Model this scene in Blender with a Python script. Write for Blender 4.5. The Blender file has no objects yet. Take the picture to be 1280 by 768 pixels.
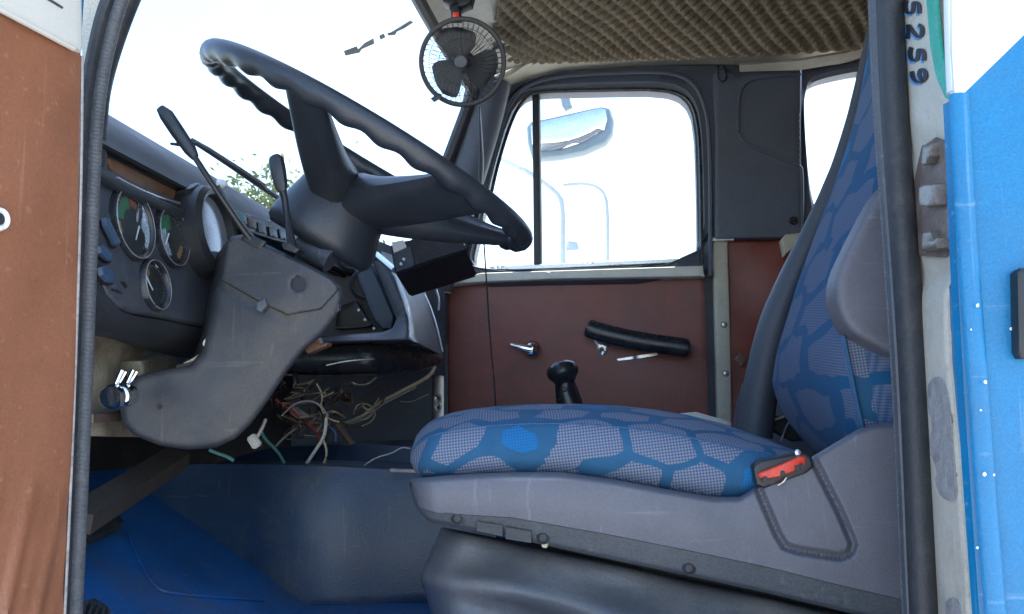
import bpy, bmesh, math, random
import numpy as np
from mathutils import Vector, Matrix
from mathutils.geometry import delaunay_2d_cdt
random.seed(7)
RNG = np.random.RandomState(5)
S = bpy.context.scene
COL = S.collection
R = math.radians

# ------------------------------------------------------------------ camera
CAM_Z = 1.55
cam = bpy.data.cameras.new('camera')
camo = bpy.data.objects.new('camera', cam)
COL.objects.link(camo)
camo.location = (0, 0, CAM_Z)
camo.rotation_euler = (R(97), 0, R(7))
cam.sensor_width = 36
cam.lens = 36 * 1150 / 1280
cam.clip_start = 0.02
cam.clip_end = 2000
S.camera = camo

# ------------------------------------------------------------------ light
SUN_EL, SUN_AZ = 64, -38         # azimuth measured from +Y towards -X
w = bpy.data.worlds.new('World')
S.world = w
w.use_nodes = True
nt = w.node_tree
sky = nt.nodes.new('ShaderNodeTexSky')
sky.sky_type = 'NISHITA'
sky.sun_disc = False
sky.sun_elevation = R(SUN_EL)
sky.sun_rotation = R(-SUN_AZ)
sky.air_density = 1.0
sky.dust_density = 1.2
sky.ozone_density = 2.0
nt.links.new(sky.outputs[0], nt.nodes['Background'].inputs[0])
nt.nodes['Background'].inputs[1].default_value = 0.15
sl = bpy.data.lights.new('sun', 'SUN')
sl.energy = 4.5
sl.angle = R(0.5)
sl.color = (1, 0.96, 0.90)
so = bpy.data.objects.new('sun', sl)
COL.objects.link(so)
sd = Vector((-math.sin(R(SUN_AZ)) * math.cos(R(SUN_EL)), math.cos(R(SUN_AZ)) * math.cos(R(SUN_EL)), math.sin(R(SUN_EL))))
so.rotation_euler = sd.to_track_quat('Z', 'Y').to_euler()
so.location = sd * 30
S.view_settings.view_transform = 'Standard'
S.view_settings.look = 'None'
S.view_settings.exposure = 2.05
S.view_settings.gamma = 1
S.cycles.max_bounces = 12
S.cycles.diffuse_bounces = 6
S.cycles.transparent_max_bounces = 12

# ------------------------------------------------------------------ pixel rays onto real planes
F = 1150.0
_y, _p = R(7), R(7)
FW = np.array([-math.sin(_y) * math.cos(_p), math.cos(_y) * math.cos(_p), math.sin(_p)])
RT = np.array([math.cos(_y), math.sin(_y), 0.0])
UP = np.cross(RT, FW)
C0 = np.array([0, 0, CAM_Z])

def ray(px, py):
    return FW + RT * (px - 640) / F + UP * (384 - py) / F

def PN(px, py, p0, n):
    d = ray(px, py)
    t = np.dot(np.array(p0) - C0, n) / np.dot(d, n)
    return C0 + d * t

def P(px, py, Y):
    return PN(px, py, (0, Y, 0), (0, -1, 0))

def PX(px, py, X):
    return PN(px, py, (X, 0, 0), (1, 0, 0))

def PZ(px, py, Z):
    return PN(px, py, (0, 0, Z), (0, 0, 1))

def Yp(Y): return ((0, Y, 0), (0, -1, 0))
def Xp(X): return ((X, 0, 0), (1, 0, 0))

# ------------------------------------------------------------------ materials
def lin(c):
    return tuple(((v / 255) / 12.92 if v / 255 < 0.04045 else ((v / 255 + 0.055) / 1.055) ** 2.4) for v in c)

def mat(name, col, rough=0.6, metal=0.0, var=0.15, vs=6.0, bump=0.15, bs=250.0, spec=0.5, dirt=None, dirt_amt=0.5, ds=4.0, coat=0.0, sheen=0.0, stretch=(1, 1, 1), rvar=0.12, bd=0.002, grain=0.16, gs=380.0, scratch=None, sc_amt=0.5):
    m = bpy.data.materials.new(name)
    m.use_nodes = True
    n = m.node_tree
    b = n.nodes['Principled BSDF']
    tc = n.nodes.new('ShaderNodeTexCoord')
    mp = n.nodes.new('ShaderNodeMapping')
    mp.inputs['Scale'].default_value = stretch
    n.links.new(tc.outputs['Object'], mp.inputs['Vector'])
    nz = n.nodes.new('ShaderNodeTexNoise')
    nz.inputs['Scale'].default_value = vs
    nz.inputs['Detail'].default_value = 6
    nz.inputs['Roughness'].default_value = 0.62
    n.links.new(mp.outputs[0], nz.inputs['Vector'])
    mx = n.nodes.new('ShaderNodeMix')
    mx.data_type = 'RGBA'
    mx.inputs['A'].default_value = (*[max(0, c * (1 - var * 1.6)) for c in col], 1)
    mx.inputs['B'].default_value = (*[min(1, c * (1 + var * 1.6)) for c in col], 1)
    n.links.new(nz.outputs['Fac'], mx.inputs['Factor'])
    out = mx.outputs['Result']
    if dirt:
        n2 = n.nodes.new('ShaderNodeTexNoise')
        n2.inputs['Scale'].default_value = ds
        n2.inputs['Detail'].default_value = 9
        n2.inputs['Roughness'].default_value = 0.7
        n.links.new(mp.outputs[0], n2.inputs['Vector'])
        rp = n.nodes.new('ShaderNodeMapRange')
        rp.inputs['From Min'].default_value = 0.5
        rp.inputs['From Max'].default_value = 0.75
        rp.inputs['To Max'].default_value = dirt_amt
        n.links.new(n2.outputs['Fac'], rp.inputs['Value'])
        m2 = n.nodes.new('ShaderNodeMix')
        m2.data_type = 'RGBA'
        n.links.new(rp.outputs[0], m2.inputs['Factor'])
        n.links.new(out, m2.inputs['A'])
        m2.inputs['B'].default_value = (*dirt, 1)
        out = m2.outputs['Result']
    if scratch:
        # fine rubbed scratches running in two directions
        for k, st in enumerate(((1, 1, 0.04), (0.05, 1, 1))):
            ms = n.nodes.new('ShaderNodeMapping')
            ms.inputs['Scale'].default_value = st
            ms.inputs['Rotation'].default_value = (0.3, 0.5 + k, 0.2)
            n.links.new(tc.outputs['Object'], ms.inputs['Vector'])
            ns_ = n.nodes.new('ShaderNodeTexNoise')
            ns_.inputs['Scale'].default_value = 110
            ns_.inputs['Detail'].default_value = 3
            n.links.new(ms.outputs[0], ns_.inputs['Vector'])
            rs_ = n.nodes.new('ShaderNodeMapRange')
            rs_.inputs['From Min'].default_value = 0.64
            rs_.inputs['From Max'].default_value = 0.72
            rs_.inputs['To Max'].default_value = sc_amt
            n.links.new(ns_.outputs['Fac'], rs_.inputs['Value'])
            m4 = n.nodes.new('ShaderNodeMix'); m4.data_type = 'RGBA'
            n.links.new(rs_.outputs[0], m4.inputs['Factor'])
            n.links.new(out, m4.inputs['A'])
            m4.inputs['B'].default_value = (*scratch, 1)
            out = m4.outputs['Result']
    if grain:
        ng = n.nodes.new('ShaderNodeTexNoise')
        ng.inputs['Scale'].default_value = gs
        ng.inputs['Detail'].default_value = 2
        n.links.new(tc.outputs['Object'], ng.inputs['Vector'])
        rg = n.nodes.new('ShaderNodeMapRange')
        rg.inputs['From Min'].default_value = 0.3
        rg.inputs['From Max'].default_value = 0.7
        rg.inputs['To Min'].default_value = 1 - grain
        rg.inputs['To Max'].default_value = 1 + grain
        n.links.new(ng.outputs['Fac'], rg.inputs['Value'])
        m3 = n.nodes.new('ShaderNodeMix'); m3.data_type = 'RGBA'; m3.blend_type = 'MULTIPLY'
        m3.inputs['Factor'].default_value = 1
        n.links.new(out, m3.inputs['A'])
        n.links.new(rg.outputs[0], m3.inputs['B'])
        out = m3.outputs['Result']
    n.links.new(out, b.inputs['Base Color'])
    rr = n.nodes.new('ShaderNodeMapRange')
    rr.inputs['To Min'].default_value = max(0.02, rough - rvar)
    rr.inputs['To Max'].default_value = min(1, rough + rvar)
    n.links.new(nz.outputs['Fac'], rr.inputs['Value'])
    n.links.new(rr.outputs[0], b.inputs['Roughness'])
    b.inputs['Metallic'].default_value = metal
    b.inputs['Specular IOR Level'].default_value = spec
    b.inputs['Coat Weight'].default_value = coat
    b.inputs['Sheen Weight'].default_value = sheen
    if bump:
        n3 = n.nodes.new('ShaderNodeTexNoise')
        n3.inputs['Scale'].default_value = bs
        n3.inputs['Detail'].default_value = 4
        n.links.new(mp.outputs[0], n3.inputs['Vector'])
        bp = n.nodes.new('ShaderNodeBump')
        bp.inputs['Strength'].default_value = bump
        bp.inputs['Distance'].default_value = bd
        n.links.new(n3.outputs['Fac'], bp.inputs['Height'])
        n.links.new(bp.outputs[0], b.inputs['Normal'])
    return m

def glass_mat(name, tint=(0.96, 0.98, 0.98), refl=0.5, dust=0.0):
    """thin pane: clear, a reflection that grows towards grazing view, a trace of dust"""
    m = bpy.data.materials.new(name)
    m.use_nodes = True
    n = m.node_tree
    n.nodes.remove(n.nodes['Principled BSDF'])
    tr = n.nodes.new('ShaderNodeBsdfTransparent')
    tr.inputs[0].default_value = (*tint, 1)
    gl = n.nodes.new('ShaderNodeBsdfGlossy')
    gl.inputs['Roughness'].default_value = 0.03
    lw = n.nodes.new('ShaderNodeLayerWeight')
    pw = n.nodes.new('ShaderNodeMath'); pw.operation = 'POWER'; pw.inputs[1].default_value = 4.0
    n.links.new(lw.outputs['Facing'], pw.inputs[0])
    mt = n.nodes.new('ShaderNodeMath'); mt.operation = 'MULTIPLY_ADD'
    mt.inputs[1].default_value = refl; mt.inputs[2].default_value = 0.03
    n.links.new(pw.outputs[0], mt.inputs[0])
    mx = n.nodes.new('ShaderNodeMixShader')
    n.links.new(mt.outputs[0], mx.inputs[0])
    n.links.new(tr.outputs[0], mx.inputs[1])
    n.links.new(gl.outputs[0], mx.inputs[2])
    last = mx
    if dust:
        df = n.nodes.new('ShaderNodeBsdfTranslucent')
        df.inputs[0].default_value = (0.8, 0.8, 0.8, 1)
        m2 = n.nodes.new('ShaderNodeMixShader')
        m2.inputs[0].default_value = dust
        n.links.new(mx.outputs[0], m2.inputs[1])
        n.links.new(df.outputs[0], m2.inputs[2])
        last = m2
    n.links.new(last.outputs[0], n.nodes['Material Output'].inputs[0])
    return m

def fabric_mat(name, back=False):
    m = bpy.data.materials.new(name)
    m.use_nodes = True
    n = m.node_tree
    b = n.nodes['Principled BSDF']
    N = n.nodes.new
    L = n.links.new
    def put(sock, v):
        if isinstance(v, (int, float)): sock.default_value = v
        elif isinstance(v, tuple): sock.default_value = v
        else: L(v, sock)
    def ma(op, a, bv=0.0, c=0.0):
        q = N('ShaderNodeMath'); q.operation = op
        for i, v in enumerate((a, bv, c)): put(q.inputs[i], v)
        return q.outputs[0]
    def vm(op, a, bv=(0, 0, 0)):
        q = N('ShaderNodeVectorMath'); q.operation = op
        put(q.inputs[0], a); put(q.inputs[1], bv)
        return q
    def mix(fac, a, bb):
        q = N('ShaderNodeMix'); q.data_type = 'RGBA'
        put(q.inputs['Factor'], fac)
        for k, vv in (('A', a), ('B', bb)):
            if isinstance(vv, tuple): q.inputs[k].default_value = (*vv, 1)
            else: L(vv, q.inputs[k])
        return q.outputs['Result']
    tc = N('ShaderNodeTexCoord')
    sp = N('ShaderNodeSeparateXYZ')
    L(tc.outputs['Object'], sp.inputs[0])
    # unroll: u along the seat, v over the roll of the cushion
    v = ma('MULTIPLY_ADD', ma('MAXIMUM', sp.outputs['Y'], -0.236), 0.9, sp.outputs['Z']) if not back else sp.outputs['Z']
    cb = N('ShaderNodeCombineXYZ'); L(sp.outputs['Y' if back else 'X'], cb.inputs[0]); L(v, cb.inputs[1])
    nz = N('ShaderNodeTexNoise'); nz.inputs['Scale'].default_value = 13; nz.inputs['Detail'].default_value = 1
    L(cb.outputs[0], nz.inputs['Vector'])
    wob = vm('MULTIPLY', vm('SUBTRACT', nz.outputs['Color'], (0.5, 0.5, 0.5)).outputs[0], (0.058, 0.046, 0))
    p = vm('ADD', cb.outputs[0], wob.outputs[0]).outputs[0]
    if back: p = vm('MULTIPLY', p, (0.42, 0.82, 1)).outputs[0]
    # hexagon lattice
    W = 0.059
    q = vm('MULTIPLY', p, (0.80 / W, 1.05 / W, 0)).outputs[0]
    q = vm('ADD', q, (103, 176.66, 0)).outputs[0]
    S3 = (1.0, 1.7320508, 1.0); H = (0.5, 0.8660254, 0.5)
    a = vm('SUBTRACT', vm('MODULO', q, S3).outputs[0], H).outputs[0]
    c = vm('SUBTRACT', vm('MODULO', vm('SUBTRACT', q, H).outputs[0], S3).outputs[0], H).outputs[0]
    flat = lambda k: vm('MULTIPLY', k, (1, 1, 0)).outputs[0]
    a, c = flat(a), flat(c)
    la, lc = vm('LENGTH', a).outputs['Value'], vm('LENGTH', c).outputs['Value']
    pick = ma('LESS_THAN', la, lc)
    mv = N('ShaderNodeMix'); mv.data_type = 'VECTOR'
    L(pick, mv.inputs['Factor']); L(c, mv.inputs[4]); L(a, mv.inputs[5])
    g = mv.outputs[1]
    ab = vm('ABSOLUTE', g).outputs[0]
    d1 = N('ShaderNodeVectorMath'); d1.operation = 'DOT_PRODUCT'; L(ab, d1.inputs[0]); d1.inputs[1].default_value = (0.5, 0.8660254, 0)
    sx = N('ShaderNodeSeparateXYZ'); L(ab, sx.inputs[0])
    hd = ma('MAXIMUM', d1.outputs['Value'], sx.outputs[0])
    cid = vm('SNAP', vm('ADD', vm('SUBTRACT', q, g).outputs[0], (0.1, 0.1, 0)).outputs[0], (0.25, 0.25, 0.25)).outputs[0]
    wn = N('ShaderNodeTexWhiteNoise'); wn.noise_dimensions = '2D'; L(cid, wn.inputs['Vector'])
    rnd = wn.outputs['Value']
    rs = N('ShaderNodeSeparateColor'); L(wn.outputs['Color'], rs.inputs[0])
    size = ma('MULTIPLY_ADD', rs.outputs[1], 0.10, 0.35)
    patch = ma('LESS_THAN', hd, size)
    # narrow bridges join some patches
    g2 = N('ShaderNodeTexNoise'); g2.inputs['Scale'].default_value = 16; g2.inputs['Detail'].default_value = 0
    L(p, g2.inputs['Vector'])
    bridge = ma('GREATER_THAN', g2.outputs['Fac'], 0.655)
    patch = ma('MAXIMUM', patch, bridge)
    grey_on = ma('MULTIPLY', patch, ma('GREATER_THAN', rnd, 0.2))
    br_on = ma('MULTIPLY', ma('LESS_THAN', hd, 0.24), ma('LESS_THAN', rnd, 0.17))
    rot = N('ShaderNodeMapping'); rot.inputs['Rotation'].default_value = (0, 0, R(38))
    L(cb.outputs[0], rot.inputs['Vector'])
    sr = N('ShaderNodeSeparateXYZ'); L(rot.outputs[0], sr.inputs[0])
    KW = 2 * math.pi / 0.0046
    s1 = ma('SINE', ma('MULTIPLY', sr.outputs[0], KW)); s2 = ma('SINE', ma('MULTIPLY', sr.outputs[1], KW))
    weave = ma('MULTIPLY_ADD', ma('MULTIPLY', s1, s2), 0.55, 0.5)
    cl = N('ShaderNodeClamp'); L(weave, cl.inputs[0])
    weave = cl.outputs[0]
    wv = N('ShaderNodeTexNoise'); wv.inputs['Scale'].default_value = 35; wv.inputs['Detail'].default_value = 6; L(tc.outputs['Object'], wv.inputs['Vector'])
    base = mix(wv.outputs['Fac'], (0.019, 0.078, 0.160), (0.036, 0.128, 0.235))
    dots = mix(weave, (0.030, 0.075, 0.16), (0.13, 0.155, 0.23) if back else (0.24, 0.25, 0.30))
    if back: base = mix(wv.outputs['Fac'], (0.008, 0.062, 0.145), (0.016, 0.100, 0.215))  # same cloth darkened: the shade on the backrest is in its colours
    c1 = mix(grey_on, base, dots)
    brt = mix(weave, (0.012, 0.11, 0.27), (0.02, 0.16, 0.38))
    c2 = mix(br_on, c1, brt)
    L(c2, b.inputs['Base Color'])
    b.inputs['Roughness'].default_value = 0.9
    b.inputs['Sheen Weight'].default_value = 0.04
    b.inputs['Specular IOR Level'].default_value = 0.2
    bp = N('ShaderNodeBump'); bp.inputs['Strength'].default_value = 0.3; bp.inputs['Distance'].default_value = 0.001
    L(weave, bp.inputs['Height']); L(bp.outputs[0], b.inputs['Normal'])
    return m

M = {}
M['vinyl'] = mat('red_brown_vinyl', (0.225, 0.054, 0.037), 0.36, var=0.35, vs=6, bump=0.25, bs=700, dirt=(0.06, 0.03, 0.026), dirt_amt=0.6, ds=7, grain=0.09, scratch=(0.26, 0.10, 0.07), sc_amt=0.2, rvar=0.15)
M['vinyl_open'] = mat('worn_glare_brown_vinyl', (0.29, 0.118, 0.060), 0.33, var=0.32, vs=7, bump=0.2, bs=1100, dirt=(0.17, 0.065, 0.036), dirt_amt=0.7, ds=7, grain=0.08, scratch=(0.46, 0.25, 0.17), sc_amt=0.3, rvar=0.15)  # worn vinyl, base also lightened for the glare on the open door
M['beige'] = mat('beige_paint', (0.50, 0.46, 0.36), 0.45, var=0.12, vs=10, bump=0.1, bs=60, dirt=(0.22, 0.18, 0.12), dirt_amt=0.55, ds=9)
M['jamb'] = mat('cream_jamb_paint', (0.62, 0.57, 0.46), 0.45, var=0.12, vs=12, bump=0.15, bs=60, dirt=(0.26, 0.22, 0.16), dirt_amt=0.6, ds=11, grain=0.08, scratch=(0.3, 0.26, 0.2), sc_amt=0.3)
M['brace'] = mat('muddy_brown_steel', (0.06, 0.045, 0.033), 0.8, var=0.4, vs=20, bump=0.5, bs=80)
M['ledge'] = mat('sky_sheen_grey_plastic', (0.075, 0.09, 0.11), 0.3, var=0.2, vs=25, bump=0.1, bs=300, dirt=(0.12, 0.12, 0.12), dirt_amt=0.3)  # colour lightened to stand in for the sky reflected on the console frame
M['hinge'] = mat('worn_brown_steel', (0.26, 0.23, 0.20), 0.4, metal=0.4, var=0.4, vs=50, bump=0.3, bs=200, dirt=(0.11, 0.07, 0.045), dirt_amt=0.9, ds=40)
M['offwhite'] = mat('off_white_paint', (0.66, 0.64, 0.56), 0.4, grain=0.03, var=0.08, vs=6, bump=0.05, dirt=(0.35, 0.32, 0.26), dirt_amt=0.35, ds=14)
M['firewall'] = mat('dirty_beige_metal', (0.36, 0.31, 0.22), 0.55, var=0.3, vs=14, bump=0.3, bs=60, dirt=(0.07, 0.045, 0.03), dirt_amt=0.95, ds=12)
M['grime'] = mat('dark_grimy_metal', (0.030, 0.026, 0.022), 0.8, var=0.5, vs=18, bump=0.6, bs=90, dirt=(0.07, 0.055, 0.04), dirt_amt=0.6, ds=14, grain=0.3)
M['black'] = mat('black_plastic', (0.016, 0.018, 0.021), 0.42, var=0.25, vs=20, bump=0.15, bs=500, dirt=(0.06, 0.06, 0.06), dirt_amt=0.3, ds=9)
M['wheel'] = mat('dusty_black_plastic', (0.022, 0.027, 0.034), 0.40, var=0.3, vs=14, bump=0.15, bs=400, dirt=(0.065, 0.07, 0.075), dirt_amt=0.5, ds=10, spec=0.6, grain=0.2)
M['gloss'] = mat('glossy_dark_plastic', (0.02, 0.022, 0.026), 0.27, var=0.3, vs=25, bump=0.12, bs=300, dirt=(0.05, 0.05, 0.05), dirt_amt=0.4, ds=14)
M['dash'] = mat('charcoal_dash_plastic', (0.055, 0.063, 0.078), 0.42, var=0.3, vs=12, bump=0.3, bs=600, dirt=(0.12, 0.115, 0.11), dirt_amt=0.55, ds=9, grain=0.1, scratch=(0.16, 0.16, 0.16), sc_amt=0.3)
M['pad'] = mat('dark_dash_pad', (0.02, 0.024, 0.03), 0.55, var=0.2, vs=10, bump=0.4, bs=500, dirt=(0.06, 0.06, 0.06), dirt_amt=0.3)
M['column'] = mat('dusty_grey_plastic', (0.028, 0.032, 0.038), 0.45, var=0.45, vs=8, bump=0.3, bs=420, dirt=(0.085, 0.07, 0.055), dirt_amt=0.7, ds=9, grain=0.13, scratch=(0.16, 0.15, 0.14), sc_amt=0.22, rvar=0.2)
M['brown_trim'] = mat('brown_strip', (0.15, 0.075, 0.04), 0.5, var=0.35, vs=30, bump=0.2, dirt=(0.05, 0.03, 0.02), dirt_amt=0.6, ds=25)
M['trim'] = mat('dark_grey_trim', (0.085, 0.10, 0.13), 0.5, var=0.15, vs=14, bump=0.25, bs=500, dirt=(0.08, 0.075, 0.07), dirt_amt=0.3)
M['rubber'] = mat('black_rubber', (0.03, 0.032, 0.036), 0.55, var=0.2, vs=30, bump=0.3, bs=300, dirt=(0.12, 0.11, 0.1), dirt_amt=0.35, ds=30)
M['seal'] = mat('grey_ribbed_rubber', (0.10, 0.105, 0.11), 0.5, var=0.2, vs=40, bump=0.2, bs=300, dirt=(0.2, 0.2, 0.19), dirt_amt=0.5, ds=30)
M['seat_plastic'] = mat('grey_seat_plastic', (0.135, 0.135, 0.155), 0.48, var=0.24, vs=5, bump=0.3, bs=800, dirt=(0.07, 0.072, 0.078), dirt_amt=0.7, ds=5, grain=0.07, scratch=(0.25, 0.25, 0.26), sc_amt=0.4, rvar=0.18)
M['seat_dark'] = mat('dark_grey_seat_vinyl', (0.06, 0.065, 0.078), 0.5, var=0.15, vs=12, bump=0.3, bs=700)
M['bellows'] = mat('grey_rubber_bellows', (0.115, 0.122, 0.132), 0.42, var=0.35, vs=7, bump=0.25, bs=300, dirt=(0.22, 0.19, 0.16), dirt_amt=0.75, ds=7, grain=0.1, rvar=0.2)
M['fabric'] = fabric_mat('blue_patterned_fabric')
M['fabric_back'] = fabric_mat('blue_patterned_fabric_shaded', True)
M['piping'] = mat('blue_seam', (0.03, 0.10, 0.20), 0.8, bump=0.2, bs=900)
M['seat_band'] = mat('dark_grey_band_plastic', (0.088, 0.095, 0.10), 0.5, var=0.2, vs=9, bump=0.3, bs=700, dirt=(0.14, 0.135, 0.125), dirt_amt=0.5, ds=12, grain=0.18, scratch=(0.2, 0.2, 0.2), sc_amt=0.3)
M['tunnel'] = mat('blue_black_vinyl', (0.022, 0.045, 0.086), 0.38, var=0.4, vs=8, bump=0.2, bs=350, dirt=(0.085, 0.075, 0.062), dirt_amt=0.75, ds=8, grain=0.12, scratch=(0.14, 0.125, 0.11), sc_amt=0.25, rvar=0.2)
M['floor_blue'] = mat('worn_blue_floor_paint', (0.014, 0.115, 0.32), 0.42, var=0.35, vs=9, bump=0.25, bs=120, dirt=(0.085, 0.085, 0.085), dirt_amt=0.8, ds=8, grain=0.12, scratch=(0.16, 0.17, 0.19), sc_amt=0.55, rvar=0.2)
M['blue'] = mat('bright_blue_paint', (0.003, 0.160, 0.345), 0.38, var=0.16, vs=9, bump=0.2, bs=260, coat=0.05, dirt=(0.03, 0.15, 0.28), dirt_amt=0.5, ds=14, grain=0.12, gs=700, scratch=(0.22, 0.36, 0.48), sc_amt=0.35)
M['white'] = mat('white_paint', (0.82, 0.83, 0.82), 0.35, var=0.02, bump=0.05, grain=0.02)
M['green'] = mat('green_paint', (0.03, 0.42, 0.30), 0.5, var=0.2, vs=40, bump=0.1, dirt=(0.3, 0.5, 0.42), dirt_amt=0.5, ds=60)
M['filler'] = mat('grey_scraped_filler', (0.36, 0.34, 0.32), 0.75, var=0.35, vs=50, bump=0.4, bs=80, dirt=(0.12, 0.11, 0.1), dirt_amt=0.8, ds=45)
M['rust'] = mat('rusty_grimy_steel', (0.15, 0.105, 0.08), 0.55, var=0.45, vs=60, bump=0.4, bs=150, dirt=(0.30, 0.25, 0.2), dirt_amt=0.6, ds=40)
M['steel'] = mat('worn_steel', (0.42, 0.42, 0.42), 0.35, metal=0.9, var=0.2, vs=40, bump=0.15, bs=200)
M['blue_steel'] = mat('blue_painted_steel', (0.02, 0.09, 0.24), 0.4, var=0.4, vs=50, bump=0.2, bs=200, dirt=(0.3, 0.28, 0.25), dirt_amt=0.6, ds=60)
M['chrome'] = mat('chrome', (0.75, 0.75, 0.76), 0.1, metal=1.0, var=0.05, bump=0.02, rvar=0.05)
M['alu'] = mat('aluminium_trim', (0.62, 0.63, 0.64), 0.3, metal=0.8, var=0.1, vs=40, bump=0.05)
M['foam'] = mat('grey_brown_foam', (0.225, 0.18, 0.118), 0.95, var=0.35, vs=5, bump=0.5, bs=500, dirt=(0.10, 0.08, 0.055), dirt_amt=0.75, ds=4, spec=0.1, grain=0.2)
M['red'] = mat('red_plastic', (0.75, 0.06, 0.03), 0.4, var=0.1, bump=0.05)
M['white_plastic'] = mat('white_plastic', (0.8, 0.8, 0.78), 0.4, var=0.05, bump=0.05)
M['needle'] = mat('needle_white', (0.8, 0.8, 0.8), 0.5, bump=0)
M['gauge_green'] = mat('gauge_green', (0.04, 0.17, 0.085), 0.5, bump=0)
M['gauge_red'] = mat('gauge_red', (0.26, 0.07, 0.05), 0.5, bump=0)
M['gauge_amber'] = mat('gauge_amber', (0.30, 0.17, 0.08), 0.5, bump=0)
M['gauge_face'] = mat('gauge_face', (0.025, 0.027, 0.03), 0.6, bump=0)
M['switch'] = mat('blue_grey_switch', (0.04, 0.075, 0.13), 0.4, bump=0.05)
M['ink'] = mat('black_marker', (0.012, 0.012, 0.016), 0.5, bump=0)
M['ink_blue'] = mat('blue_marker', (0.12, 0.33, 0.62), 0.5, bump=0, var=0.3, vs=60)
M['glass'] = glass_mat('window_glass', refl=0.35, dust=0.006)
M['lens'] = glass_mat('gauge_lens', refl=0.5, dust=0.02)
M['mirror'] = mat('mirror_glass', (0.85, 0.87, 0.88), 0.04, metal=1.0, var=0.01, bump=0, rvar=0.02)
M['mirror_shell'] = mat('pale_mirror_shell', (0.24, 0.30, 0.33), 0.5, var=0.1)
M['mirror_arm'] = mat('pale_grey_tube', (0.72, 0.73, 0.72), 0.5, var=0.1)
M['leaf'] = mat('leaf_green', (0.12, 0.16, 0.05), 0.6, var=0.4, vs=2, bump=0)
M['bark'] = mat('bark', (0.12, 0.09, 0.06), 0.9, var=0.3, vs=8, bump=0.6, bs=30, bd=0.03)
M['ground'] = mat('pale_concrete_ground', (0.38, 0.37, 0.35), 0.95, var=0.25, vs=0.6, bump=0.4, bs=12, bd=0.02, dirt=(0.25, 0.24, 0.22), dirt_amt=0.6, ds=0.25)
for k, c in dict(w_red=(0.4, 0.03, 0.03), w_teal=(0.09, 0.28, 0.24), w_white=(0.62, 0.6, 0.52), w_cream=(0.58, 0.50, 0.33), w_brown=(0.12, 0.075, 0.045), w_tan=(0.27, 0.21, 0.13), w_black=(0.02, 0.02, 0.022), w_grey=(0.34, 0.33, 0.31), w_blue=(0.04, 0.09, 0.22)).items():
    M[k] = mat('wire_' + k[2:], c, 0.5, var=0.25, vs=30, bump=0.05)

# ribs on the door seal: fine relief along its length
def add_ribs(m, scale):
    n = m.node_tree
    b = n.nodes['Principled BSDF']
    tc = n.nodes.new('ShaderNodeTexCoord')
    wv = n.nodes.new('ShaderNodeTexWave')
    wv.bands_direction = 'Z'
    wv.inputs['Scale'].default_value = scale
    wv.inputs['Distortion'].default_value = 1.5
    n.links.new(tc.outputs['Object'], wv.inputs['Vector'])
    bp = n.nodes.new('ShaderNodeBump')
    bp.inputs['Strength'].default_value = 0.45
    bp.inputs['Distance'].default_value = 0.0015
    n.links.new(wv.outputs['Fac'], bp.inputs['Height'])
    n.links.new(bp.outputs[0], b.inputs['Normal'])
add_ribs(M['seal'], 75)

# ------------------------------------------------------------------ objects
def link(name, verts, faces, material, parent=None, smooth=True, angle=40, root=None, label=None):
    base = np.array(root if root is not None else ((0, 0, 0)))
    if parent is not None:
        q = parent
        base = np.array(q['_w'])
    me = bpy.data.meshes.new(name)
    v = np.array(verts, dtype=float) - base
    me.from_pydata(v.tolist(), [], [list(f) for f in faces])
    me.validate()
    bm = bmesh.new(); bm.from_mesh(me)
    bmesh.ops.recalc_face_normals(bm, faces=bm.faces)
    bm.to_mesh(me); bm.free()
    if smooth:
        me.shade_smooth()
        me.set_sharp_from_angle(angle=R(angle))
    me.materials.append(material)
    o = bpy.data.objects.new(name, me)
    COL.objects.link(o)
    if parent is not None:
        o.parent = parent
    else:
        o.location = base
    o['_w'] = base.tolist()
    if label: o['label'] = label
    return o

def thing(name, label, cat, base, group=None, kind=None):
    o = bpy.data.objects.new(name, None)
    o.empty_display_size = 0.05
    COL.objects.link(o)
    o.location = base
    o['_w'] = list(map(float, base))
    o['label'] = label; o['category'] = cat
    if group: o['group'] = group
    if kind: o['kind'] = kind
    return o

def tag(o, label, cat, group=None, kind=None):
    o['label'] = label; o['category'] = cat
    if group: o['group'] = group
    if kind: o['kind'] = kind
    return o

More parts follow.
